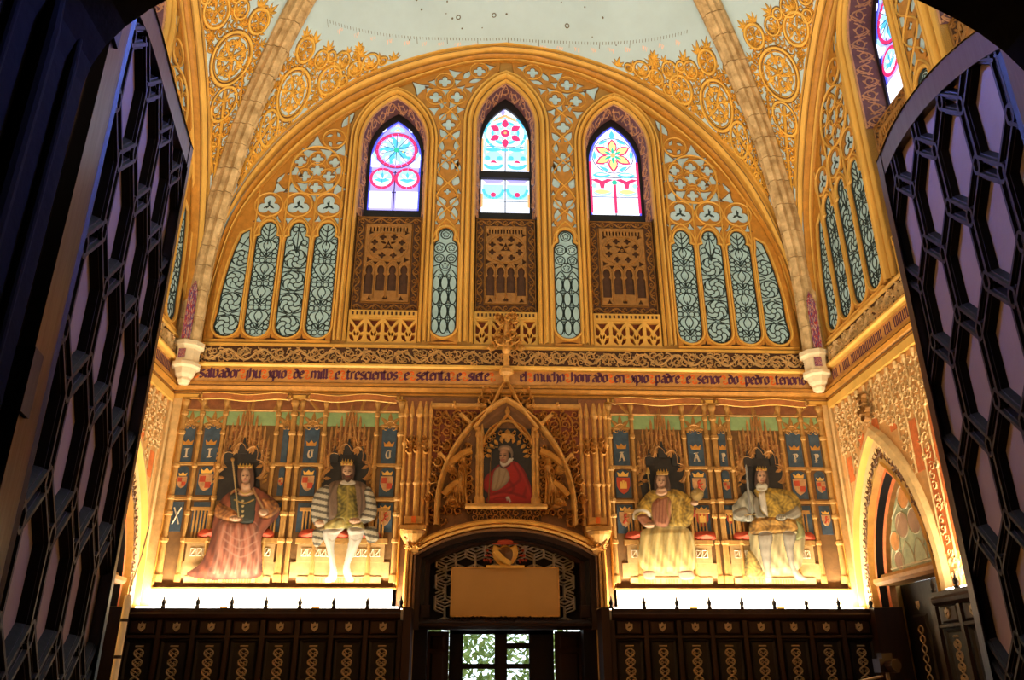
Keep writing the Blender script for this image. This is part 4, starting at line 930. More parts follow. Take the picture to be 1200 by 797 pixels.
def figure_queen(root):
    f = zm(190, 470, 3.62)
    cloak = [f(*q) for q in ((300, 385), (255, 425), (225, 500), (210, 600), (170, 690), (110, 738), (190, 762), (300, 762), (420, 752), (432, 690), (428, 600), (445, 555), (503, 490), (492, 430), (440, 392), (395, 368), (340, 372))]
    p = Paint(cloak+[f(361, 250)]); p.poly(cloak, (.30, .085, .035), pat='fold', edge=.12)
    skirt = [f(*q) for q in ((255, 515), (330, 505), (400, 520), (425, 580), (428, 690), (405, 745), (300, 758), (200, 745), (222, 690), (240, 590))]
    p.poly(skirt, (.52, .20, .115), pat='fold', edge=.12, dark=.5)
    for k in range(9): p.line([f(270+k*15, 530), f(255+k*20, 620+(k % 3)*15), f(230+k*22, 735)], .018, (.25, .06, .035) if k % 2 else (.68, .36, .24), .55)
    for y in (575, 610, 645): p.line([f(270, y-20), f(340, y+22), f(410, y-12)], .016, (.70, .38, .26), .5)
    p.poly([f(*q) for q in ((303, 398), (395, 396), (402, 470), (388, 525), (310, 512), (298, 440))], (.055, .06, .04), edge=.04)
    p.poly([f(*q) for q in ((245, 440), (290, 455), (345, 495), (335, 522), (265, 512), (228, 485))], (.42, .17, .05), pat='brocade', edge=.05)
    p.poly([f(*q) for q in ((430, 418), (490, 430), (503, 470), (458, 505), (415, 492), (440, 455))], (.42, .17, .05), pat='brocade', edge=.05)
    p.line([f(300, 400), f(320, 375), f(350, 400), f(385, 372), f(402, 400), f(440, 470)], .018, (.55, .34, .14), .9)
    p.poly([f(*q) for q in ((328, 288), (361, 278), (392, 288), (398, 345), (388, 378), (340, 380), (326, 340))], (.16, .07, .03), edge=.04)
    p.poly([f(*q) for q in ((345, 355), (378, 355), (382, 380), (396, 400), (360, 412), (328, 400), (342, 380))], SKIN, edge=.04)
    face(p, f, 361, 326, 19, 33); p.line([f(337, 388), f(360, 402), f(386, 388)], .014, (.62, .42, .10), 1); p.line([f(315, 425), f(358, 440), f(395, 425)], .014, GOLD, .9)
    for y in (430, 452, 474, 494): p.dot(f(350, y), .018, (.60, .46, .2))
    p.poly(oval(f, 318, 505, 26, 14), SKIN, edge=.03); p.poly(oval(f, 437, 478, 22, 17), SKIN, edge=.03)
    for q in ((308, 498), (320, 497), (332, 499)): p.line([f(q[0], q[1]), f(q[0]-2, q[1]+14)], .007, (.3, .14, .08), .8, False)
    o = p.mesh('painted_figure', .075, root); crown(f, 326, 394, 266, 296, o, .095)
    s_ = [f(303, 262), f(313, 262), f(339, 500), f(329, 502)]; kn = oval(f, 308, 257, 9, 10); q = Paint(s_+kn, .007); q.poly(s_, (.50, .34, .14), False, .02); q.poly(kn, (.45, .24, .06), edge=.02); q.mesh('sceptre', .10, o)
def figure_gown(root):
    f = zm(330, 470, 3.625); Q = lambda *a: [f(*q) for q in a]
    gown = Q((212, 352), (190, 392), (195, 500), (240, 520), (340, 520), (372, 480), (376, 390), (352, 352), (300, 342), (250, 342))
    p = Paint(gown+[f(130, 250), f(415, 775)]); p.poly(gown, (.26, .165, .10), edge=.08)
    for a in (Q((140, 552), (188, 540), (182, 600), (152, 628), (134, 600)), Q((352, 545), (402, 538), (418, 590), (378, 612), (356, 582))): p.poly(a, (.62, .53, .36), pat='stripe', edge=.04)
    p.poly(Q((245, 360), (310, 360), (322, 420), (332, 500), (340, 535), (262, 548), (212, 522), (240, 480)), (.26, .20, .035), pat='brocade', edge=.05); p.line(Q((285, 360), (284, 450), (278, 540)), .02, (.45, .33, .08), .9)
    for a in (Q((192, 360), (150, 390), (130, 450), (135, 520), (165, 547), (200, 522), (206, 450), (206, 380)), Q((375, 368), (396, 400), (409, 460), (395, 512), (332, 527), (320, 505), (360, 460), (355, 390))): p.poly(a, (.66, .58, .42), pat='stripe', edge=.06)
    for a in (Q((190, 525), (262, 500), (274, 545), (235, 570), (190, 560)), Q((285, 540), (345, 518), (354, 560), (292, 572))): p.poly(a, (.60, .48, .17), pat='fold', edge=.05)
    W_ = (.84, .76, .62)
    p.poly(Q((184, 552), (240, 548), (268, 548), (238, 585), (228, 625), (234, 690), (243, 740), (232, 768), (196, 775), (188, 762), (208, 722), (196, 640), (182, 592)), W_, edge=.06, dark=.62); p.poly(Q((288, 545), (352, 548), (346, 590), (322, 640), (296, 700), (305, 745), (312, 768), (284, 772), (268, 745), (264, 715), (280, 640), (288, 590)), W_, edge=.06, dark=.62)
    p.line(Q((205, 590), (220, 600), (238, 588)), .014, (.55, .44, .3), .7); p.line(Q((300, 590), (318, 598), (340, 588)), .014, (.55, .44, .3), .7)
    p.poly(oval(f, 166, 525, 20, 17), SKIN, edge=.03); p.poly(oval(f, 315, 515, 26, 14), SKIN, edge=.03)
    for x in (305, 317, 329): p.line([f(x, 508), f(x-3, 522)], .007, (.3, .14, .08), .8, False)
    p.line(Q((232, 352), (205, 420), (200, 495)), .022, (.12, .07, .04), .8); p.line(Q((335, 350), (345, 420), (340, 500)), .022, (.12, .07, .04), .8)
    p.poly(Q((262, 275), (312, 272), (314, 330), (305, 350), (268, 352), (258, 320)), (.13, .06, .03), edge=.03); p.poly(Q((265, 343), (306, 343), (318, 358), (285, 366), (252, 358)), (.7, .62, .5), edge=.02)
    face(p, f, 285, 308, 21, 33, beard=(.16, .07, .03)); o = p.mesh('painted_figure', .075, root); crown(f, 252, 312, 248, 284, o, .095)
def figure_robe(root):
    f = zm(700, 480, 3.62); Q = lambda *a: [f(*q) for q in a]
    mantle = Q((215, 352), (185, 382), (148, 440), (150, 475), (215, 460), (240, 500), (300, 512), (385, 500), (402, 440), (396, 388), (370, 360), (320, 342), (250, 342))
    p = Paint(mantle+[f(265, 250), f(165, 720), f(440, 720)])
    p.poly(Q((360, 400), (400, 410), (412, 455), (385, 470), (362, 450)), (.50, .07, .03), edge=.04)
    p.poly(mantle, (.52, .33, .06), pat='brocade', edge=.08)
    sk = Q((188, 512), (300, 500), (382, 510), (407, 570), (412, 660), (385, 695), (280, 702), (200, 690), (168, 650), (174, 570)); p.poly(sk, (.74, .54, .20), pat='fold', edge=.10)
    for k in range(9): p.line(Q((210+k*22, 525), (195+k*26, 600), (185+k*27, 688)), .02, (.42, .26, .06) if k % 2 else (.86, .70, .36), .5)
    p.poly(Q((190, 690), (240, 692), (235, 725), (195, 722)), (.55, .3, .2), edge=.03); p.poly(Q((340, 692), (395, 688), (405, 722), (350, 726)), (.55, .3, .2), edge=.03)
    p.poly(Q((235, 392), (290, 372), (312, 420), (292, 500), (240, 492), (224, 430)), (.52, .22, .11), edge=.05)
    for k in range(4): p.line(Q((245+k*14, 390), (240+k*14, 490)), .012, (.28, .09, .05), .7, False)
    for k in range(5): p.line(Q((300+k*18, 370), (290+k*16, 430), (310+k*12, 495)), .018, (.80, .58, .18) if k % 2 else (.30, .18, .03), .6)
    p.line(Q((146, 475), (150, 445), (180, 432), (212, 445), (215, 478)), .03, (.85, .78, .64), 1); p.poly(Q((165, 455), (200, 450), (235, 488), (228, 505), (200, 505), (172, 480)), (.46, .18, .08), edge=.04)
    p.poly(oval(f, 215, 496, 25, 12), SKIN, edge=.03); p.poly(oval(f, 408, 402, 20, 12), SKIN, edge=.03)
    p.poly(Q((240, 285), (266, 276), (296, 285), (306, 345), (290, 350), (244, 350), (234, 330)), (.12, .06, .03), edge=.03); p.poly(Q((255, 335), (280, 335), (292, 362), (265, 375), (240, 362)), SKIN, edge=.03)
    face(p, f, 265, 310, 20, 33, turn=.1); p.line(Q((238, 362), (265, 382), (300, 362)), .016, (.62, .42, .1), .9)
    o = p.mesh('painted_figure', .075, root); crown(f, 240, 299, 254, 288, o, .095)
    ob = oval(f, 416, 367, 28, 28, 20); q = Paint(ob, .007); q.poly(ob, (.62, .42, .14), edge=.09, dark=.42); q.line([f(390, 362), f(442, 362)], .012, (.6, .42, .14), .8, False); q.line([f(416, 338), f(416, 362)], .012, (.6, .42, .14), .8, False); q.dot(f(407, 356), .022, (.62, .48, .24)); q.mesh('orb', .095, o)
    st = Q((205, 275), (213, 275), (246, 490), (238, 492)); kn = Q((199, 280), (199, 262), (209, 245), (219, 262), (219, 280)); q = Paint(st+kn, .007); q.poly(st, (.50, .34, .12), False, .02); q.poly(kn, (.50, .30, .06), False, .02); q.mesh('sceptre', .065, o)
def figure_knight(root):
    f = zm(830, 480, 3.625); Q = lambda *a: [f(*q) for q in a]
    cape = Q((165, 515), (250, 500), (390, 505), (398, 600), (372, 690), (250, 712), (165, 712), (150, 690), (170, 600)); p = Paint(cape+[f(85, 240), f(415, 735)])
    p.poly(cape, (.66, .52, .26), pat='fold', edge=.1)
    p.poly(Q((160, 600), (200, 640), (230, 700), (250, 725), (150, 715)), (.45, .30, .08), pat='brocade', edge=.05)
    G_ = (.40, .36, .27)
    p.poly(Q((168, 345), (132, 370), (84, 430), (92, 470), (150, 482), (182, 452), (202, 400)), (.50, .48, .36), pat='fold', edge=.06)
    p.poly(Q((190, 342), (330, 346), (380, 390), (392, 470), (386, 535), (340, 505), (250, 492), (195, 515), (172, 500), (202, 400)), (.44, .29, .05), pat='brocade', edge=.08)
    p.poly(Q((370, 415), (385, 455), (325, 485), (285, 475), (300, 455), (345, 430)), G_, pat='armour', edge=.04); p.poly(Q((100, 435), (150, 420), (165, 455), (130, 475), (98, 462)), G_, pat='armour', edge=.04)
    p.poly(Q((204, 362), (232, 350), (246, 465), (214, 430)), (.74, .68, .55), False, .03); p.poly(Q((180, 385), (204, 380), (214, 432), (240, 465), (195, 465)), (.30, .27, .2), edge=.03)
    p.poly(Q((188, 468), (350, 470), (362, 520), (270, 532), (172, 532)), (.50, .28, .07), pat='brocade', edge=.05)
    p.poly(Q((365, 480), (392, 500), (398, 545), (360, 560), (370, 510)), (.42, .42, .18), pat='fold', edge=.04)
    for a in (Q((204, 532), (262, 530), (258, 600), (256, 690), (264, 728), (244, 742), (232, 735), (230, 690), (214, 620)), Q((308, 527), (362, 532), (352, 600), (364, 680), (412, 722), (400, 732), (365, 728), (340, 682), (318, 600))): p.poly(a, (.52, .45, .34), pat='armour', edge=.06, dark=.5)
    p.poly(oval(f, 165, 467, 22, 17), (.56, .52, .4), edge=.03); p.poly(oval(f, 300, 465, 24, 15), (.56, .52, .4), edge=.03)
    for x in (156, 165, 174): p.line([f(x, 458), f(x, 476)], .008, (.2, .17, .12), .8, False)
    for x in (290, 300, 310): p.line([f(x, 458), f(x-4, 474)], .008, (.2, .17, .12), .8, False)
    p.poly(Q((193, 265), (217, 256), (242, 265), (250, 330), (240, 338), (196, 338), (188, 320)), (.11, .06, .035), edge=.03); p.poly(Q((200, 320), (236, 320), (242, 345), (215, 356), (196, 345)), (.6, .55, .42), edge=.02)
    face(p, f, 218, 291, 19, 33, turn=.12); o = p.mesh('painted_figure', .075, root); crown(f, 189, 243, 244, 270, o, .095)
    sw = Q((150, 235), (156, 250), (176, 470), (164, 472), (146, 250)); q = Paint(sw+Q((140, 455), (195, 450)), .007); q.poly(sw, (.52, .50, .44), False, .03); q.line([f(151, 250), f(168, 450)], .008, (.2, .18, .15), .8, False); q.poly(Q((142, 452), (195, 446), (196, 453), (143, 460)), (.45, .3, .1), False, .02); q.mesh('sword', .10, o)
# ------------------------------------------------------------------ painted wall: throne bays
LET = {'I': [[(.0, 0), (.0, 1)], [(-.28, 0), (.28, 0)], [(-.28, 1), (.28, 1)]], 'C': [[(.32, .82), (.1, 1), (-.2, .9), (-.32, .5), (-.2, .1), (.1, 0), (.34, .15)], [(.22, .95), (.22, .05)], [(-.1, 1.0), (.3, 1.0)]],
       'A': [[(-.35, 0), (0, 1), (.35, 0)], [(-.2, .42), (.2, .42)], [(-.25, 1.02), (.25, 1.02)], [(-.45, 0), (-.22, 0)], [(.22, 0), (.45, 0)]], 'P': [[(-.12, 0), (-.12, 1)], [(-.3, 1), (.15, 1), (.32, .78), (.15, .52), (-.12, .5)], [(-.3, 0), (.08, 0)], [(-.3, .25), (.1, .25)]]}
def UX(px): return B(px, 530)[0]
def ZY(py): return B(590, py-1)[1]
def shield(cx, z, w_, root, kind, d=.03):
    h = w_*1.25; o = [(cx-w_/2, z+h*.45), (cx+w_/2, z+h*.45), (cx+w_/2, z-h*.05), (cx+w_*.28, z-h*.4), (cx, z-h*.55), (cx-w_*.28, z-h*.4), (cx-w_/2, z-h*.05)]
    b = MB(); b.poly(o, d, d+.012); s_ = b.build('shield', 'mural_red' if kind in 'rc' else 'mural_shield', root)
    if kind == 'q':
        for a, c in ((-1, 1), (1, -1)): b = MB(); b.poly([(cx, z), (cx+a*w_*.42, z), (cx+a*w_*.42, z+c*h*.34), (cx, z+c*h*.36)], d+.012, d+.015); b.build('quarter', 'mural_red', s_)
    elif kind == 'r' or kind == 'c':
        b = MB(); b.box(cx-w_*.25, cx+w_*.25, z-h*.22, z+h*.1, d+.012, d+.016)
        for a in (-1, 0, 1): b.box(cx+a*w_*.17-w_*.07, cx+a*w_*.17+w_*.07, z+h*.1, z+h*(.28 if a == 0 else .2), d+.012, d+.016)
        b.build('castle', 'gilt', s_)
    elif kind == 'l':
        b = MB(); b.stroke(smooth([(cx-w_*.2, z-h*.3), (cx, z-h*.05), (cx-w_*.05, z+h*.2), (cx+w_*.15, z+h*.3)], 3), w_*.2, d+.012, .006); b.stroke([(cx, z), (cx+w_*.3, z+h*.1)], w_*.1, d+.012, .006); b.stroke([(cx-w_*.02, z-h*.1), (cx+w_*.25, z-h*.25)], w_*.1, d+.012, .006); b.build('lion', 'mural_red', s_)
    b = MB()
    if kind != 'l' or True:
        y = z+h*.52; b.poly([(cx-w_*.36, y), (cx+w_*.36, y), (cx+w_*.44, y+w_*.34), (cx+w_*.2, y+w_*.18), (cx, y+w_*.40), (cx-w_*.2, y+w_*.18), (cx-w_*.44, y+w_*.34)], d, d+.014); b.build('shield_crown', 'gilt', s_)
def plaque(cx, hw, root, letter, sh, low):
    z0, z1 = ZY(546), ZY(507)
    b = MB(); b.poly([(cx-hw, z0), (cx+hw, z0), (cx+hw, z1)]+arc(cx, z1, hw, 0, PI, 8, .10), .018, .03); pl = b.build('letter_panel', 'mural_blue', root)
    w_ = min(hw*1.15, .095)
    if letter:
        b = MB()
        for st in LET[letter]: b.nib([(cx+q[0]*w_*1.1, z0+.075+q[1]*.125) for q in st], .028, .5, .03, .036)
        b.build('letter', 'mural_white', pl)
        b = MB(); y = z0+.26; b.poly([(cx-w_*.7, y), (cx+w_*.7, y), (cx+w_*.85, y+.075), (cx+w_*.4, y+.04), (cx, y+.085), (cx-w_*.4, y+.04), (cx-w_*.85, y+.075)], .03, .036); b.build('letter_crown', 'gilt_rich', pl)
    b = MB()
    for k in range(5): t = PI*k/4; b.boss(leaf(cx, z1+.06, .17+.05*math.sin(t), .07, t, 4), .03, .02)
    b.stroke(arc(cx, z1, hw*.95, 0, PI, 10, .13), .03, .03, .02); scroll_unit(b, cx-hw*.5, z1+.02, .05, 0, 1, .02, .03, .015, 2); scroll_unit(b, cx+hw*.5, z1+.02, .05, PI, -1, .02, .03, .015, 2); b.build('panel_crest', 'mural_gold', pl)
    b = MB(); za, zb = ZY(584), ZY(553); b.poly([(cx-hw, za), (cx+hw, za), (cx+hw, zb-.03)]+arc(cx, zb-.03, hw, 0, PI, 6, .06), .018, .03); sp = b.build('shield_panel', 'mural_blue', root); shield(cx, (za+zb)/2-.01, min(.20, hw*1.7), sp, sh)
    b = MB(); za, zb = ZY(626), ZY(592); b.box(cx-hw, cx+hw, za, zb, .018, .03); lp = b.build('lower_panel', 'mural_blue', root)
    if low == 'x':
        b = MB()
        for s_ in (-1, 1): b.stroke([(cx-s_*.05, za+.1), (cx+s_*.05, zb-.08)], .02, .03, .012)
        b.build('crossed_staves', 'mural_white', lp)
    elif low: shield(cx, (za+zb)/2, min(.18, hw*1.6), lp, low)
def colonnette(cx, r, root, z0=2.92, z1=None):
    z1 = z1 or ZY(475); b = MB(); zr = [ZY(y) for y in (664, 636, 605, 587, 550, 512, 490)]
    pr = [(r*1.5, z0), (r*1.5, z0+.10), (r*1.15, z0+.13)]
    for z in zr[1:]: pr += [(r, z-.04), (r*1.45, z-.02), (r*1.45, z+.02), (r, z+.04)]
    pr += [(r, z1-.1), (r*1.6, z1-.04), (r*1.6, z1)]
    b.lathe(cx, .03, pr, 6, 0, PI); b.build('colonnette', 'mural_gold', root)
def canopy(cx, hw, root):
    """tall gabled canopy painted over the throne, with a dark lobed niche below"""
    zn = ZY(590); zt = ZY(526); b = MB()
    o = [(cx-hw*.9, zn), (cx+hw*.9, zn)]; n = 40
    for k in range(n+1):
        t = PI*k/n; q = .80+.24*abs(math.sin(4.5*t)); o.append((cx+hw*.95*q*math.cos(t), zn+(zt-zn)*.40+(zt-zn)*.62*q*math.sin(t)))
    b.poly(o, .02, .03); b.build('niche', 'mural_dark', root)
    b = MB(); b.poly([(cx-hw*1.02, zt-.35), (cx+hw*1.02, zt-.35), (cx+hw*1.02, zt-.02), (cx+hw*.5, zt+.22), (cx, ZY(484)), (cx-hw*.5, zt+.22), (cx-hw*1.02, zt-.02)], .018, .0195); b.build('canopy_ground', 'mural_brown', root)
    b = MB(); b.stroke(o[2:], .06, .03, .03); 
    for k in range(9): t = PI*k/8; b.boss(leaf(cx+hw*.93*math.cos(t), zn+(zt-zn)*.40+(zt-zn)*.62*math.sin(t), .12, .06, t+PI, 3), .03, .02)
    b.build('niche_cusps', 'mural_spire', root)
    b = MB(); zg = ZY(483)
    for s_ in (-1, 1):
        b.stroke(smooth([(cx+s_*hw*.55, zt-.08), (cx+s_*hw*.25, zt+.12), (cx, zg+.06)], 4), .04, .03, .03)
        for k in range(5): x = cx+s_*hw*(.38+.17*k); h = (.42, .34, .28, .22, .16)[k]; zb = zt-.05-.09*k; b.boss([(x-.026, zb), (x+.026, zb), (x+.016, zb+h*.6), (x, zb+h), (x-.016, zb+h*.6)], .03, .025); 
        for k in range(6): z = zt-.3+.1*k; b.boss(leaf(cx+s_*hw*(.98-.08*k), z, .10, .05, PI/2+s_*.6, 3), .03, .02)
    for k in range(-5, 6):
        x = cx+k*hw*.19; top = zg+.08-.085*abs(k)*(1.2 if k % 2 else 1); zb_ = zt-.07*abs(k)-.02; b.boss([(x-.022, zb_), (x+.022, zb_), (x+.02, top-.10), (x, top), (x-.02, top-.10)], .028, .035)
        for q in (.35, .6): b.boss(leaf(x-.04, zb_+(top-zb_)*q, .08, .05, 0, 3), .03, .03)
    b.boss([(cx-.04, zt), (cx+.04, zt), (cx, zg+.14)], .03, .03); carving(b, cx-hw*.5, cx+hw*.5, zt-.02, zt+.22, .03, .02, .10, .022, 3, lambda x, z: abs(x-cx) < hw*.55*(1-(z-zt)/.35)); b.build('gable', 'mural_spire', root)
    for s_ in (-1, 0, 1):
        x = cx+s_*hw*.55; z = zt-(.02 if s_ == 0 else .14); b = MB(); b.poly([(x-.06, z-.12), (x+.06, z-.12), (x+.065, z), (x+.02, z+.05), (x+.01, z+.13), (x-.01, z+.13), (x-.02, z+.05), (x-.065, z)], .045, .055); b.build('dark_opening', 'mural_dark', root)
    b = MB()
    for s_ in (-1, 1):
        x = cx+s_*hw*.98
        for k in range(7): b.boss([(x-.03, zn+.25+k*.07), (x+.03, zn+.28+k*.07), (x+.03, zn+.32+k*.07), (x-.03, zn+.29+k*.07)], .03, .025)
    b.build('twisted_shaft', 'mural_gold', root)
def bay(label, u0, u1, cx, plaques, cols, thick, fig, cush, org):
    root = thing('mural', label, 'mural', 'back', (org, 0, 2.84), 'painted throne murals')
    zt, zb = ZY(473), ZY(691)
    b = MB(); b.box(u0, u1, zb, zt, .0, .018); b.build('backdrop', 'mural_tan', root)
    b = MB(); b.box(u0, u1, ZY(503), ZY(487), .018, .024); b.build('sky_strip', 'mural_green', root)
    b = MB(); b.box(u0, u1, ZY(486), zt, .018, .03); b.build('ceiling_strip', 'mural_brown', root)
    b = MB(); n = 4
    for k in range(n): x = u0+(u1-u0)*(k+.5)/n; dx = (cx-x)*.25; b.stroke([(x, zt), (x+dx, ZY(487))], .05, .03, .02)
    b.stroke([(u0, ZY(486)), (u1, ZY(486))], .04, .03, .03); b.build('beams', 'mural_gold', root)
    for c, h, l, s_, lo in plaques: plaque(c, h, root, l, s_, lo)
    for y in (548, 588):
        for a, c in ((u0, cx-.40), (cx+.40, u1)): b = MB(); b.sweep([(a, ZY(y)), (c, ZY(y))], [(-.025, .03), (-.02, .05), (.02, .05), (.025, .03)]); b.build('crossbar', 'mural_gold', root)
    for x in cols: colonnette(x, .030, root)
    for x in thick: colonnette(x, .042, root)
    hw = .37; canopy(cx, hw, root)
    # throne: bench, front panel with ornament, arm spindles, step with lettering too worn to read
    zs, z2, z3 = ZY(633), ZY(661), ZY(677)
    b = MB(); b.box(cx-.66, cx+.66, ZY(640), zs, .018, .06, .01); b.build('seat', 'mural_gold', root)
    b = MB(); b.box(cx-.62, cx+.62, z2, ZY(640), .018, .045); b.build('seat_front', 'mural_step', root)
    b = MB(); zc = ZY(650)
    for s_ in (-1, 1):
        for k in range(5): x = cx+s_*(.16+.09*k); b.stroke([(x-.035, zc-.05), (x+.035, zc-.05), (x+.035, zc+.05), (x-.035, zc+.05)], .014, .045, .008, closed=True); b.stroke([(x-.035, zc-.05), (x+.035, zc+.05)], .012, .045, .008)
    b.build('seat_ornament', 'mural_white', root)
    for s_ in (-1, 1):
        for k in range(5): x = cx+s_*(.38+.05*k); b = MB(); b.box(x-.012, x+.012, zs, ZY(602), .02, .045); b.build('arm_spindle', 'mural_gold', root)
        b = MB(); b.box(cx+s_*.49-.15, cx+s_*.49+.15, ZY(602), ZY(598), .02, .055); b.build('arm_rail', 'mural_gold', root)
    b = MB(); b.box(cx-.70, cx+.70, z3-.02, z2, .018, .035); b.build('plinth', 'mural_step', root)
    b = MB(); b.box(cx-.60, cx+.60, ZY(687), z3, .018, .045, .008); st = b.build('step', 'mural_step', root)
    b = MB(); R = random.Random(int(cx*10)); x = cx-.40
    while x < cx+.42: b.box(x, x+.018, ZY(685), ZY(680), .045, .047); x += R.choice((.036, .036, .04, .08))
    o = b.build('worn_lettering', 'gilt_brown', st); o['kind'] = 'stuff'
    for c in cush: b = MB(); b.boss(smooth([(c-.16, zs), (c+.16, zs), (c+.18, zs+.07), (c+.1, zs+.12), (c-.1, zs+.12), (c-.18, zs+.07)], 3, True), .045, .05); b.build('cushion', 'mural_red', root)
    fig(root); return root
pl = lambda a, b_, l, s_, lo: ((UX(a)+UX(b_))/2, (UX(b_)-UX(a))/2, l, s_, lo)
bay('mural of a seated queen in a dark red cloak holding a long sceptre', UX(207), UX(341), UX(286), [pl(213, 226, 'I', 'q', 'x'), pl(237, 256, 'I', 'q', ''), pl(330, 337, '', 'q', '')], [UX(231.5), UX(259), UX(322)], [UX(210)], figure_queen, [UX(262), UX(318)], UX(286))
bay('mural of a seated bearded king in a grey gown and white hose', UX(341.2), UX(472), UX(409), [pl(356, 373, 'C', 'q', ''), pl(447, 464, 'C', 'q', 'l')], [UX(350), UX(378.5), UX(440)], [UX(341), UX(469)], figure_gown, [UX(375), UX(405), UX(437)], UX(409))
bay('mural of a seated king in a gold robe raising an orb', UX(712), UX(838), UX(775), [pl(719, 737, 'A', 'c', 'l'), pl(806, 824, 'A', 'l', 'c')], [UX(741.5), UX(802), UX(829)], [UX(714)], figure_robe, [UX(741), UX(817)], UX(775))
bay('mural of a seated king in armour and gold surcoat holding an upright sword', UX(838.2), UX(968), UX(889), [pl(842, 851, 'P', 'q', 'r'), pl(922, 939, 'P', 'q', ''), pl(949, 961, 'P', 'q', 'l')], [UX(856), UX(917), UX(942.5)], [UX(838), UX(966)], figure_knight, [UX(862), UX(925)], UX(889))
# gilt surround of the murals and the painted ribbons above them
for s_, lb in ((-1, 'gilt flat surround of the murals left of the portal'), (1, 'gilt flat surround of the murals right of the portal')):
    u0, u1 = (UX(206), UX(473)) if s_ < 0 else (UX(711), UX(969)); e0, e1 = (-HW, -1.60) if s_ < 0 else (1.58, HW)
    root = thing('mural_surround', lb, 'surround', 'back', ((u0+u1)/2, 0, 2.6)); zt, zb = ZY(473), ZY(691)
    for nm, q in (('top_rail', (e0, e1, zt, 5.70)), ('jamb', (e0, u0, 2.6, zt)), ('jamb', (u1, e1, 2.6, zt)), ('bottom_rail', (u0, u1, 2.6, zb-.02))): b = MB(); b.box(*q, 0, .05); b.build(nm, 'cream_and_glare' if nm == 'bottom_rail' else ('gilt_pale' if nm == 'jamb' else 'gilt'), root)  # bottom rail cream, not gilt: glare of the trough lights put into its colour
    b = MB(); b.box(u0, u1, zb-.02, zb, 0, .09); b.build('sill_strip', 'gilt_brown', root)
    b = MB(); b.stroke([(u0, zb), (u0, zt), (u1, zt), (u1, zb)], .04, .05, .03); b.build('bead', 'gilt_rich', root)
def ribbon(x0, x1, label, fl):
    root = thing('painted_ribbon', label, 'ribbon', 'back', (UX((x0+x1)/2), 0, 5.6), 'painted ribbons above the murals')
    u0, u1 = UX(x0), UX(x1); n = 24; b = MB(); zc = 5.655
    w_ = lambda t: .018*math.sin(t*9+(0 if fl else 2)); up = [(u0+(u1-u0)*k/n, zc+.05+w_(k/n*1.)) for k in range(n+1)]; dn = [(u0+(u1-u0)*k/n, zc-.05+w_(k/n)) for k in range(n+1)]
    b.loft(up, .075, dn, .075); b.loft(up, .05, up, .075); b.loft(dn, .075, dn, .05); b.build('band', 'ribbon_red', root)
    b = MB(); b.stroke(up, .018, .072, .01); b.stroke(dn, .018, .072, .01); b.build('border', 'gilt', root)
    for x, s_ in ((u0, 1), (u1, -1)): b = MB(); b.stroke(spiral(x, zc, .07, PI/2, .9, s_, 12), .035, .055, .03); b.build('curled_end', 'gilt_brown', root)
ribbon(229, 332, 'wavy red ribbon painted above the queen mural', 1); ribbon(358, 462, 'wavy red ribbon painted above the bearded king mural', 0)
ribbon(722, 826, 'wavy red ribbon painted above the orb king mural', 1); ribbon(846, 950, 'wavy red ribbon painted above the armoured king mural', 0)
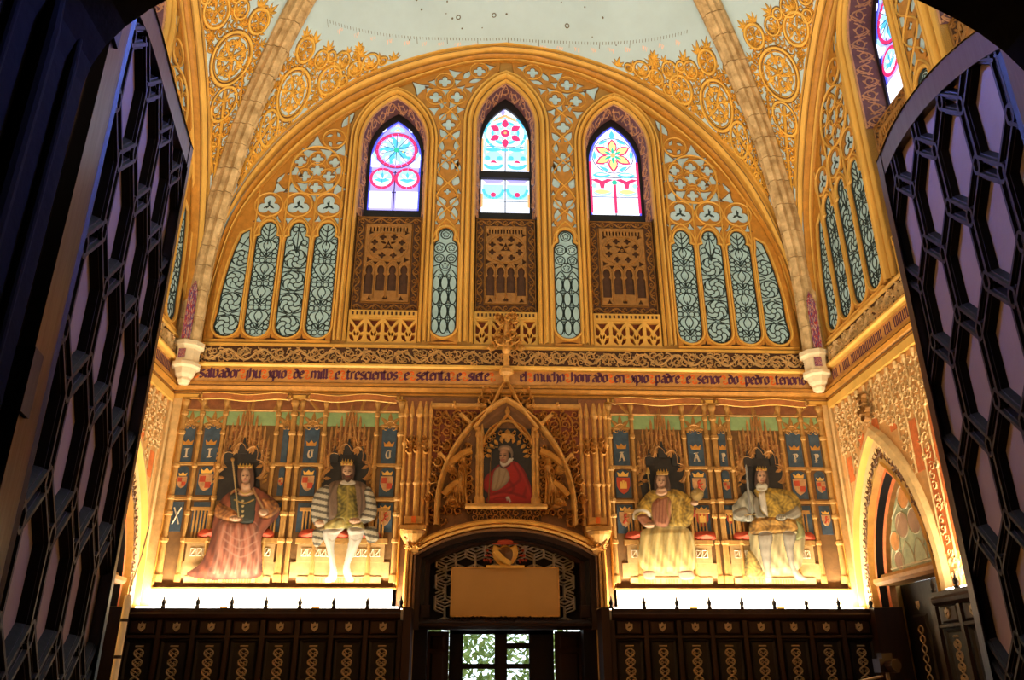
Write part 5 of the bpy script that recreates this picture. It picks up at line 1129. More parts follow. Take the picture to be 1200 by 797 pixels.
# ------------------------------------------------------------------ carved portal gable with the portrait
def portal():
    root = thing('portal_gable', 'carved and gilded pointed gable over the middle doorway', 'gable', 'back', (0, 0, 3.3))
    b = MB(); niche_top = seg_arch(1.29, 3.30, .36)
    holes('backboard', [[(-1.60, 2.6), (1.58, 2.6), (1.58, 5.70), (-1.60, 5.70)]], [[(1.29, 2.5), (-1.29, 2.5)]+niche_top], 0, .04, 'carved_wood', root)
    # moulded edge of the doorway
    for k, (o0, o1, d, m_) in enumerate(((0, .05, .07, 'carved_wood'), (.05, .10, .12, 'gilt_mid'), (.10, .16, .16, 'gilt_rich'))):
        b = MB(); b.sweep([(-1.29, 2.58), (-1.29, 3.0)]+niche_top+[(1.29, 3.0), (1.29, 2.58)], [(o0, .0), (o0, d-.02), ((o0+o1)/2, d), (o1, d-.03), (o1, .02)]); b.build('doorway_moulding', m_, root)
    # pointed arch
    A = [(-.97, 3.72)]+parch(0, 3.95, .97, 1.66, 14)+[(.97, 3.72)]
    b = MB(); b.sweep(A, [(-.01, .0), (-.01, .08), (.02, .12), (.04, .18), (.065, .18), (.08, .10)]); b.build('arch_roll', 'gilt_mid', root)
    b = MB(); b.sweep(A, [(-.09, .045), (-.06, .055), (-.01, .10)]); b.build('arch_hollow', 'carved_wood', root)
    b = MB(); og = [(-.50, 5.18), (-.22, 5.55), (-.10, 5.80), (0, 5.98)]
    for s_ in (-1, 1): b.sweep(smooth([(s_*-q[0], q[1]) for q in og] if s_ > 0 else og, 4), [(-.03, .10), (0, .20), (.03, .10)])
    b.build('ogee_tip', 'gilt_mid', root)
    fin = MB(); fin.lathe(0, .20, [(.03, 5.9), (.05, 6.0), (.11, 6.04), (.11, 6.10), (.05, 6.16), (.04, 6.5), (.05, 6.7), (.02, 7.05)], 8)
    for z, r in ((6.62, .20), (6.95, .14)):
        for k in range(8): t = 2*PI*k/8; scroll_unit(fin, .12*math.cos(t), z+.06*math.sin(2*t), r*.42, t, 1 if k % 2 else -1, .03, .20+.06*math.sin(t), .05, 3)
    for s_ in (-1, 1):
        for x, z, r in ((.17, 6.62, .11), (.24, 6.50, .08), (.10, 6.76, .08), (.12, 6.98, .07), (.16, 7.03, .05)): scroll_unit(fin, s_*x, z, r, PI/2, s_, .035, .16, .06, 4)
    fin.boss(circ(0, 6.42, .07, 12), .24, .06); fin.build('finial', 'gilt_mid', root)
    # crockets climbing the arch
    P = parch(0, 3.95, 1.12, 1.78, 16)
    for k in range(1, len(P)-1, 2):
        if abs(P[k][0]) < .12: continue
        b = MB(); s_ = -1 if P[k][0] < 0 else 1; scroll_unit(b, P[k][0]+s_*.03, P[k][1]+.03, .09, PI/2, s_, .03, .06, .06, 4); leafspray(b, P[k][0], P[k][1], .13, PI/2-s_*.7, .06, .06, 3, 1.5); b.build('crocket', 'gilt_mid', root)
    for s_ in (-1, 1):
        b = MB()
        for q in ((.27, 5.72, .13), (.36, 5.62, .08), (.20, 5.62, .07)): scroll_unit(b, s_*q[0], q[1], q[2], PI/2, -s_, .035, .08, .07, 5)
        b.build('crocket', 'gilt_mid', root)
    # spandrels: red blind tracery with foliage
    def out_arch(x, z): return z > 3.95 and z < 5.5 and 1.14 > abs(x) and z > float(np.interp(abs(x), [0, .3, .6, .85, 1.0, 1.12], [5.75, 5.42, 4.98, 4.55, 4.2, 3.95]))+.06
    for s_ in (-1, 1):
        b = MB(); x0, x1 = (-1.12, -.1) if s_ < 0 else (.1, 1.12)
        b.poly([(s_*1.14, 4.6), (s_*1.14, 5.50), (s_*.36, 5.50), (s_*.60, 5.12), (s_*.9, 4.7)], .04, .045); b.build('spandrel_ground', 'red_ground', root)
        b = MB(); carving(b, x0, x1, 4.2, 5.5, .04, .06, .15, .03, 21+s_, out_arch); o = b.build('spandrel_foliage', 'gilt_mid', root); o['kind'] = 'stuff'
        for k, x in enumerate((.55, .74, .93)):
            b = MB(); z0 = (5.2, 5.0, 4.75)[k]; b.stroke(parch(s_*x, 5.28, .09, .16, 6), .03, .05, .04); b.stroke([(s_*x-.09, z0), (s_*x-.09, 5.3)], .025, .05, .04); b.stroke([(s_*x+.09, z0), (s_*x+.09, 5.3)], .025, .05, .04); b.build('blind_arch', 'gilt_mid', root)
        for q0, q1 in (((.42, 5.16), (.70, 5.42)), ((.80, 4.58), (1.0, 4.80))): b = MB(); b.stroke([(s_*q0[0], q0[1]), (s_*q1[0], q1[1])], .07, .06, .06, flat=True); b.build('raking_bar', 'gilt_mid', root)
        b = MB(); b.sweep([(s_*1.14, 5.53), (s_*.30, 5.53)] if s_ > 0 else [(-1.14, 5.53), (-.30, 5.53)], [(-.03*s_*-1, .04), (0, .11), (.05*s_*-1, .11), (.06*s_*-1, .04)]); b.build('string_course', 'gilt_mid', root)
        for x in (.42, .80): b = MB(); b.boss(foil(s_*x, 5.56, .07, 5, n=20), .08, .07); b.build('boss', 'gilt_mid', root)
        # buttress shafts
        cx = s_*1.34
        b = MB(); b.box(cx-.22, cx+.22, 3.65, 5.68, .035, .055); b.build('shaft_ground', 'mural_brown', root)
        for dx, r in ((-.19, .028), (-.10, .03), (.02, .045), (.11, .03), (.19, .028)):
            b = MB(); b.lathe(cx+dx, .055, [(r*1.4, 3.72), (r, 3.8), (r, 4.30), (r*1.5, 4.34), (r, 4.38), (r, 4.9), (r*1.6, 4.95), (r*.9, 5.0), (r*.8, 5.35), (r*1.5, 5.4), (r*.4, 5.62)], 6, 0, PI); b.build('buttress_shaft', 'gilt_mid', root)
        b = MB(); carving(b, cx-.17, cx+.17, 4.78, 5.06, .07, .06, .11, .024, 5); o = b.build('shaft_foliage', 'gilt_mid', root); o['kind'] = 'stuff'
        b = MB(); b.box(cx-.20, cx+.20, 3.62, 3.72, .03, .22, .02); b.box(cx-.15, cx+.15, 3.72, 3.86, .03, .14, .02); b.build('shaft_base', 'gilt_mid', root)
        b = MB(); b.lathe(cx, .05, [(.02, 3.30), (.08, 3.34), (.12, 3.46), (.19, 3.58), (.20, 3.63)], 8, 0, PI); carving(b, cx-.13, cx+.13, 3.36, 3.6, .14, .04, .1, .022, 9); b.build('shaft_corbel', 'gilt_mid', root)
        b = MB(); b.box(cx-.03, cx+.03, 3.75, 3.84, .14, .15); b.build('red_mark', 'curl_orange', root)
        # carved angels with scrolls beside the portrait
        b = MB(); R = random.Random(3)
        fig = [(s_*x, z) for x, z in ((.56, 4.02), (.60, 4.35), (.56, 4.55), (.62, 4.66), (.70, 4.62), (.74, 4.45), (.84, 4.25), (.86, 4.02))]
        b.boss(smooth(fig, 3, True), .045, .10, (s_*.68, 4.35)); b.boss(circ(s_*.64, 4.70, .065, 12), .06, .09)
        for k in range(5): b.stroke(smooth([(s_*(.58+.05*k), 4.05), (s_*(.60+.04*k), 4.25), (s_*(.60+.02*k), 4.5)], 3), .03, .09, .04)
        for k in range(5): b.boss(leaf(s_*.74, 4.5, .26, .07, PI/2-s_*(.5+.22*k), 4), .06, .06)
        b.build('carved_angel', 'gilt_mid', root)
        b = MB(); b.boss(smooth([(s_*x, z) for x, z in ((.66, 4.05), (.74, 4.2), (.86, 4.12), (.90, 4.02))], 3, True), .05, .1); b.boss(circ(s_*.80, 4.24, .05, 10), .06, .08); b.build('carved_angel', 'gilt_mid', root)
        for z, x0_, x1_ in ((4.74, .52, .84), (4.26, .70, .92)):
            b = MB(); pts = smooth([(s_*x0_, z+.10), (s_*(x0_+x1_)/2, z+.03), (s_*x1_, z-.10)], 5); b.stroke(pts, .11, .09, .04, flat=True); b.build('carved_scroll', 'gilt_rich', root)
            b = MB(); 
            for e in (-.05, .05): b.stroke([(u, zz_+e) for u, zz_ in pts], .02, .11, .025)
            b.build('scroll_border', 'gilt_mid', root)
        b = MB(); carving(b, *((-.86, -.50) if s_ < 0 else (.50, .86)), 4.0, 5.2, .045, .08, .12, .034, 31+s_, lambda x, z: z < float(np.interp(abs(x), [.3, .6, .85], [5.3, 4.95, 4.5]))); o = b.build('tympanum_foliage', 'gilt_mid', root); o['kind'] = 'stuff'
        b = MB(); carving(b, *((-1.15, -.5) if s_ < 0 else (.5, 1.15)), 3.72, 4.0, .05, .08, .14, .032, 41+s_, lambda x, z: z > 3.70+.22*(1-(abs(x)/1.2)**2)+.02 or abs(x) > .9); o = b.build('base_foliage', 'gilt_mid', root); o['kind'] = 'stuff'
    b = MB(); b.poly([(-.52, 3.78), (.52, 3.78), (.5, 3.96), (-.5, 3.96)], .04, .10); b.build('sill_ground', 'dark_ground', root)
    b = MB(); carving(b, -.5, .5, 3.79, 3.95, .10, .03, .10, .02, 8); o = b.build('sill_foliage', 'gilt_mid', root); o['kind'] = 'stuff'
    b = MB(); b.sweep([(-.60, 3.98), (.60, 3.98)], [(-.03, .04), (-.03, .16), (0, .19), (.03, .19), (.05, .15), (.05, .04)]); b.build('sill', 'gilt_mid', root)
portal()
def portrait():
    root = thing('portrait', 'painted half-length cleric in a red cape inside the carved gable', 'painting', 'back', (-.02, 0, 4.04))
    f = zm(540, 460, 5.31); Q = lambda *a: [f(*q) for q in a]
    b = MB(); u0, u1 = f(140, 600)[0], f(440, 600)[0]; b.box(u0, u1, 4.03, 5.20, .045, .05); b.build('dark_backdrop', 'mural_dark', root)
    cape = Q((240, 450), (205, 480), (150, 530), (140, 600), (168, 640), (172, 697), (446, 695), (446, 620), (422, 550), (390, 480), (330, 430))
    p = Paint(cape+[f(270, 330)], .009); p.poly(cape, (.46, .022, .012), edge=.12, dark=.5)
    for q in (((330, 450), (370, 540), (300, 600), (200, 640)), ((370, 480), (410, 570), (390, 650)), ((300, 560), (330, 600), (300, 640)), ((210, 640), (300, 630), (400, 660))): p.line(Q(*q), .03, (.20, .012, .008), .6)
    p.line(Q((345, 450), (395, 540), (425, 640)), .03, (.62, .06, .03), .5); p.line(Q((180, 660), (260, 640), (330, 650)), .025, (.62, .06, .03), .5)
    p.poly(Q((238, 468), (280, 480), (302, 520), (296, 560), (240, 610), (192, 615), (194, 560), (206, 500)), (.46, .33, .20), edge=.05); p.line(Q((240, 480), (235, 540), (215, 605)), .02, (.28, .18, .1), .6); p.line(Q((280, 495), (262, 550), (240, 600)), .016, (.28, .18, .1), .5)
    p.poly(Q((238, 440), (262, 470), (300, 452), (328, 425), (318, 412), (250, 430)), (.72, .64, .52), edge=.02); p.line(Q((240, 456), (264, 478), (305, 458)), .014, (.05, .03, .02), 1)
    p.poly(Q((234, 350), (255, 334), (300, 336), (322, 360), (326, 400), (312, 420), (300, 380), (240, 375)), (.30, .21, .14), edge=.03); face(p, f, 268, 402, 31, 48, (.56, .31, .18), turn=-.25); p.poly(Q((240, 362), (262, 345), (300, 350), (304, 372), (270, 366)), (.58, .36, .22), edge=.03)
    p.poly(oval(f, 245, 672, 45, 14), (.42, .02, .012), edge=.03); p.poly(Q((278, 655), (300, 652), (312, 685), (302, 690), (290, 668), (288, 690)), (.74, .66, .56), False, .02)
    p.mesh('painted_figure', .05, root)
    st = Q((190, 295), (198, 295), (176, 690), (166, 690)); cr = Q((150, 345), (232, 342), (232, 352), (150, 356)); q = Paint(st+cr, .007); q.poly(st, (.32, .18, .05), False, .02); q.poly(cr, (.36, .21, .06), False, .02); q.poly(oval(f, 194, 300, 12, 12), (.36, .21, .06), edge=.02); q.mesh('cross_staff', .06, root)
    for s_ in (-1, 1):
        for dx in (0, .06):
            cx = (u0-.03-dx) if s_ < 0 else (u1+.03+dx); b = MB(); b.lathe(cx, .05, [(.05, 4.03), (.05, 4.12), (.03, 4.16), (.03, 4.72), (.045, 4.76), (.03, 4.80), (.026, 5.05), (.04, 5.08), (.008, 5.30)], 6, 0, PI); b.build('colonnette', 'gilt_mid', root)
        b = MB(); b.box((u0-.10) if s_ < 0 else u1+.01, (u0-.01) if s_ < 0 else u1+.10, 4.8, 5.12, .045, .06); b.build('red_pier', 'mural_brown', root)
    xc = (u0+u1)/2; hw = (u1-u0)/2
    b = MB(); b.stroke(parch(xc, 4.92, hw, .40, 10), .045, .06, .06)
    for k in range(11): q = arc(xc, 4.78, hw*.95, 0, PI, 10, .30)[k]; b.boss(leaf(*q, .11, .06, math.atan2(4.7-q[1], xc-q[0]), 4), .06, .05); scroll_unit(b, q[0], q[1]+.05, .04, 1., 1, .018, .06, .04, 2)
    b.build('cusped_arch', 'gilt_mid', root)
    b = MB(); b.stroke(smooth([(xc-hw, 5.0), (xc-.18, 5.2), (xc, 5.42)], 4), .05, .06, .07); b.stroke(smooth([(xc+hw, 5.0), (xc+.18, 5.2), (xc, 5.42)], 4), .05, .06, .07); b.boss(foil(xc, 5.08, .10, 4, n=24), .06, .05); b.boss(leaf(xc, 5.40, .16, .08, PI/2), .06, .06); b.build('canopy', 'gilt_mid', root)
portrait()
# ------------------------------------------------------------------ doorway under the gable
def doorway():
    root = thing('door_screen', 'dark lattice screen filling the arched head of the doorway', 'screen', 'back', (0, 0, 2.45))
    top = seg_arch(1.20, 3.28, .34)
    for k, (o, d0, d1, m_) in enumerate(((1.29, -.14, .0, 'walnut'), (1.23, -.22, -.10, 'walnut_dark'), (1.17, -.30, -.18, 'walnut'))):
        dz = 1.29-o; t = [(u, z) for u, z in seg_arch(o, 3.30-dz*.4, .36-dz*.2)]; i = o-.07; ti = seg_arch(i, 3.30-dz*.4-.03, .33-dz*.2)
        b = MB(); b.loft([(-o, 2.3)]+t+[(o, 2.3)], d1, [(-i, 2.3)]+ti+[(i, 2.3)], d1-.02); b.loft([(-i, 2.3)]+ti+[(i, 2.3)], d1-.02, [(-i, 2.3)]+ti+[(i, 2.3)], d0-.05); b.build('stepped_frame', m_, root)
    b = MB(); b.box(-1.25, 1.25, 2.35, 3.7, -.44, -.40); b.build('screen_back', 'walnut_dark', root)
    b = MB(); D = -.36; px, pz = .145, .30; sw = .040
    lim = lambda x: float(np.interp(abs(x), [0, .4, .8, 1.1], [3.56, 3.52, 3.42, 3.30]))
    for i in range(-8, 9):
        for j in range(-1, 6):
            x = i*px; z = 2.44+j*pz+(pz/2 if i % 2 else 0)
            if abs(x) > 1.12 or z > lim(x) or z < 2.40: continue
            if abs(x) < .76 and z < 3.12: continue
            b.stroke([(x, z), (x, min(z+pz*.62, lim(x)))], sw, D, .03)
            for s_ in (-1, 1):
                for q in (0, .045):
                    if abs(x+s_*px) < 1.16: b.stroke([(x, z+q), (x+s_*px, z-pz*.19+q+.0)], sw*.62, D, .025)
                    if abs(x+s_*px) < 1.16: b.stroke([(x, z+pz*.62+q), (x+s_*px, z+pz*.81+q)], sw*.62, D, .025)
    o = b.build('lattice', 'silver_rod', root); o['kind'] = 'stuff'
    b = MB(); b.sweep([(-1.22, 2.40), (1.22, 2.40)], [(-.09, -.3), (-.09, -.10), (-.05, -.04), (-.02, -.04), (0, -.10), (.04, -.12), (.04, -.3)]); b.build('lintel', 'walnut', root)
    b = MB(); carving(b, -.8, .8, 2.42, 2.48, -.12, .02, .06, .015, 4); o = b.build('lintel_beading', 'walnut', root); o['kind'] = 'stuff'
    for s_ in (-1, 1): b = MB(); b.box(s_*1.14-.07, s_*1.14+.07, 2.46, 2.64, -.16, -.08, .01); b.build('lintel_block', 'walnut', root)
    bd = thing('blank_board', 'plain ochre board hung over the lattice of the doorway', 'board', 'back', (0, 0, 2.48))
    b = MB(); b.box(-.775, .775, 2.50, 3.165, -.28, -.25, .006); b.build('board_face', 'board', bd)
    b = MB()
    for q in ((-.79, .79, 2.485, 2.505), (-.79, .79, 3.16, 3.18), (-.79, -.77, 2.485, 3.18), (.77, .79, 2.485, 3.18)): b.box(*q, -.285, -.24)
    b.build('board_edge', 'gilt_mid', bd)
    cr = thing('crest', 'gilt crest with a dark red hat above the ochre board', 'crest', 'back', (0, 0, 3.18))
    b = MB(); b.box(-.28, .28, 3.165, 3.20, -.28, -.20); b.build('crest_base', 'gilt', cr)
    sh = [(-.17, 3.50), (-.19, 3.36), (-.12, 3.24), (0, 3.19), (.12, 3.24), (.19, 3.36), (.17, 3.50), (.08, 3.47), (0, 3.50), (-.08, 3.47)]
    b = MB(); b.boss(smooth(sh, 3, True), -.27, .09); b.build('cartouche', 'gilt', cr)
    b = MB(); b.boss(smooth([(-.10, 3.42), (0, 3.47), (.10, 3.42), (.10, 3.30), (0, 3.22), (-.10, 3.34)], 3, True), -.225, .06); b.build('cartouche_field', 'carved_wood', cr)
    b = MB(); b.stroke(smooth([(-.15, 3.40), (-.03, 3.28), (.08, 3.22)], 4), .08, -.17, .03, flat=True); b.build('cartouche_band', 'gilt', cr)
    b = MB(); b.boss(smooth([(-.21, 3.52), (-.16, 3.60), (0, 3.64), (.16, 3.60), (.21, 3.52), (.1, 3.50), (-.1, 3.50)], 3, True), -.24, .10); b.build('hat', 'mural_red', cr)
    for s_ in (-1, 1):
        for k in range(3):
            b = MB()
            for j in range(k+1): b.boss(circ(s_*(.26+.045*(j-k/2)), 3.42-.07*k, .022, 8), -.26, .05)
            b.boss(circ(s_*.215, 3.45-.1*k, .015, 6), -.26, .05); b.build('tassels', 'mural_red', cr)
    # panelled door, one glazed leaf pair with the garden behind
    dr = thing('door_1', 'dark panelled double door with bright glazed panes below the screen', None, 'back', (0, 0, 0), None, 'structure')
    b = MB(); b.box(-1.29, -1.10, 0, 2.32, -.5, -.12); b.box(1.10, 1.29, 0, 2.32, -.5, -.12); b.build('jamb', 'walnut_dark', dr)
    for s_ in (-1, 1):
        x0, x1 = (-1.12, -.80) if s_ < 0 else (.72, 1.12)
        b = MB(); b.box(x0, x1, 0, 2.30, -.46, -.40); p_ = b.build('side_panel', 'walnut', dr)
        for za, zb in ((2.06, 2.24), (.9, 2.02)): b = MB(); b.box(x0+.06, x1-.06, za, zb, -.40, -.37, .03); b.build('raised_field', 'walnut', p_)
    yb = -.60; P = []
    b = MB()
    for q in ((-.80, -.60, 0, 2.35), (-.14, .04, 0, 2.35), (.36, .72, 0, 2.35), (-.8, .72, 2.27, 2.40)): b.box(*q, yb-.06, yb+.02)
    b.build('door_stiles', 'walnut_dark', dr)
    b = MB()
    for q in ((-.60, -.14, 1.80, 1.87), (.04, .36, 2.07, 2.15), (.04, .36, 1.80, 1.87), (-.6, .36, 1.2, 1.3), (-.6, .36, .0, .3)): b.box(*q, yb-.05, yb+.01)
    b.build('door_rails', 'walnut_dark', dr)
    for q in ((-.60, -.14, 1.87, 2.27), (-.60, -.14, 1.3, 1.80), (.04, .36, 2.15, 2.27), (.04, .36, 1.87, 2.07), (.04, .36, 1.3, 1.80)): b = MB(); b.box(*q, yb-.03, yb-.025); b.build('pane', 'clear_glass', dr)
m, nt, bs = nodes_mat('clear_glass'); bs.inputs['Transmission Weight'].default_value = 1; bs.inputs['Roughness'].default_value = .02; bs.inputs['IOR'].default_value = 1.02; bs.inputs['Base Color'].default_value = (.92, .96, 1, 1)
doorway()
# garden outside the glazed door
mat('leaf_green', (.16, .30, .06), .6, 0., .4, 8., 0, c2=(.42, .52, .14)); mat('gravel', (.5, .48, .42), .9)
b = MB(); b.fn = lambda x, z, y: (x, y, z); b.box(-8, 8, -.1, -.02, 12.7, 30); o = b.build('ground_outside', 'gravel'); tag(o, 'pale ground outside the glazed door', None, None, 'structure')
def bush(x, y, z0, h, r, seed, label):
    R = random.Random(seed); root = thing('garden_tree', label, 'tree', 'world', (x, -y, 0), 'trees outside the door'); b = MB()
    for k in range(1300):
        t, q, c = R.uniform(0, 6.28), R.random()**.5*r, R.uniform(z0, h); s_ = R.uniform(.06, .13); a = R.uniform(0, 6.28); e = R.uniform(-1, 1)
        p = Vector((x+q*math.cos(t), y+q*math.sin(t)*.6, c)); v1 = Vector((math.cos(a), math.sin(a), e))*s_; v2 = Vector((-math.sin(a), math.cos(a), R.uniform(-1, 1)))*s_*.5
        i = len(b.v); b.v += [tuple(p-v1), tuple(p+v2), tuple(p+v1), tuple(p-v2)]; b.f.append([i, i+1, i+2, i+3])
    o = b.build('foliage', 'leaf_green', root); o['kind'] = 'stuff'
    b = MB(); b.tube([(x, y, 0), (x+.05, y, z0+.2), (x-.03, y, (z0+h)/2)], .08, 6); b.build('trunk', 'walnut', root)
bush(-1.0, 17.5, .6, 3.2, 1.1, 1, 'sunlit green tree seen through the left door panes'); bush(.9, 18.5, .3, 2.9, 1.2, 2, 'sunlit green tree seen through the right door panes')
# ------------------------------------------------------------------ wainscot with light troughs
def wainscot(frame, u0, u1, n, label, z1=2.55, dep=.40, finials=True):
    root = thing('wainscot', label, 'wainscot', frame, ((u0+u1)/2, 0, 0)); w_ = (u1-u0)/n
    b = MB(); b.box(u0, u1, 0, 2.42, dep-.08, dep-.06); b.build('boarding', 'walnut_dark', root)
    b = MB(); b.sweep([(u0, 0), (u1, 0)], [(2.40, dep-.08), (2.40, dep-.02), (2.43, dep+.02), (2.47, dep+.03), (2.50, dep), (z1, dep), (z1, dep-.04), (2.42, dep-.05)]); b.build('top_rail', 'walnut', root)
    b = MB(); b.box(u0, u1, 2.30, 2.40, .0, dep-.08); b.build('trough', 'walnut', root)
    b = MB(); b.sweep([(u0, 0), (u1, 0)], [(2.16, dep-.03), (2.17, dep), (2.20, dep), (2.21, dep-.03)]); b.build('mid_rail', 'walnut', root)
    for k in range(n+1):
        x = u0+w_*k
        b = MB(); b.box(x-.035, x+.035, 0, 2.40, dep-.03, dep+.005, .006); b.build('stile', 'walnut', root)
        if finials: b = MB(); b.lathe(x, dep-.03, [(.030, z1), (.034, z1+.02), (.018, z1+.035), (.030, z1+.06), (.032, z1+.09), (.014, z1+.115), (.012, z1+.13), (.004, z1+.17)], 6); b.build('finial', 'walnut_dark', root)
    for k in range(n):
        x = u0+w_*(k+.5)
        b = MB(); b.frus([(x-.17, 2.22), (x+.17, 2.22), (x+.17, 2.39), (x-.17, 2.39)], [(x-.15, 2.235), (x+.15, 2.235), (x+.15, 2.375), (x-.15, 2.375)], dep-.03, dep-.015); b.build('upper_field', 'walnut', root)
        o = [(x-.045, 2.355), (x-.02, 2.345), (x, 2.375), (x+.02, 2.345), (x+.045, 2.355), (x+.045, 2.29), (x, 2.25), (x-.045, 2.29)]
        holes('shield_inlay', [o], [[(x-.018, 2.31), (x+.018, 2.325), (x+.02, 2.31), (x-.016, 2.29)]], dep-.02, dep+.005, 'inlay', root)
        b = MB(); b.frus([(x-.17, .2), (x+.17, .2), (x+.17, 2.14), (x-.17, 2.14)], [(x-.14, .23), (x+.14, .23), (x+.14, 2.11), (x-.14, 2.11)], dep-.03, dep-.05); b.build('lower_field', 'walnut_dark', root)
        b = MB(); zt = 2.07
        for j in range(8):
            z = zt-.09-.115*j
            for s_ in (-1, 1): b.stroke(smooth([(x, z+.055), (x+s_*.05, z+.03), (x+s_*.055, z-.01), (x, z-.055)], 3), .022, dep-.05, .014); b.stroke(spiral(x+s_*.028, z, .022, 0, 1, s_, 6), .012, dep-.05, .012)
            b.stroke([(x-.055, z+.04), (x+.055, z-.04)], .012, dep-.05, .012)
        b.stroke([(x-.055, zt), (x+.055, zt)], .022, dep-.05, .014); o = b.build('strapwork_inlay', 'inlay', root); o['kind'] = 'stuff'
    return root
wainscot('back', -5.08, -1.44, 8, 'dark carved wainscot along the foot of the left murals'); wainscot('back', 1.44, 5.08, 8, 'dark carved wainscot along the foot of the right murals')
for s_ in (-1, 1):
    b = MB(); b.box(*((-1.40, -1.29) if s_ < 0 else (1.29, 1.40)), 0, 2.56, .0, .44); o = b.build('portal_post', 'walnut'); o.matrix_world = FR['back']; tag(o, 'dark wooden post at the %s side of the middle doorway' % ('left' if s_ < 0 else 'right'), 'post')
    for k in range(3):
        root = thing('strip_light', 'glowing tube behind the wainscot rail, %s of three at the %s murals' % (('first', 'second', 'third')[k], 'left' if s_ < 0 else 'right'), 'tube light', 'back', (s_*(2.1+1.2*k), .22, 2.40), 'tube lights along the back wall')
        x = s_*(2.0+1.24*k); b = MB(); b.fn = None
        b.v = []; b.f = []; b.tube([(x-.56, -.22, 2.565), (x+.56, -.22, 2.565)], .018, 8); b.build('tube', 'tube_glass', root)
        b = MB(); b.box(x-.60, x+.60, 2.40, 2.535, .18, .26); b.build('holder', 'white_stone', root)
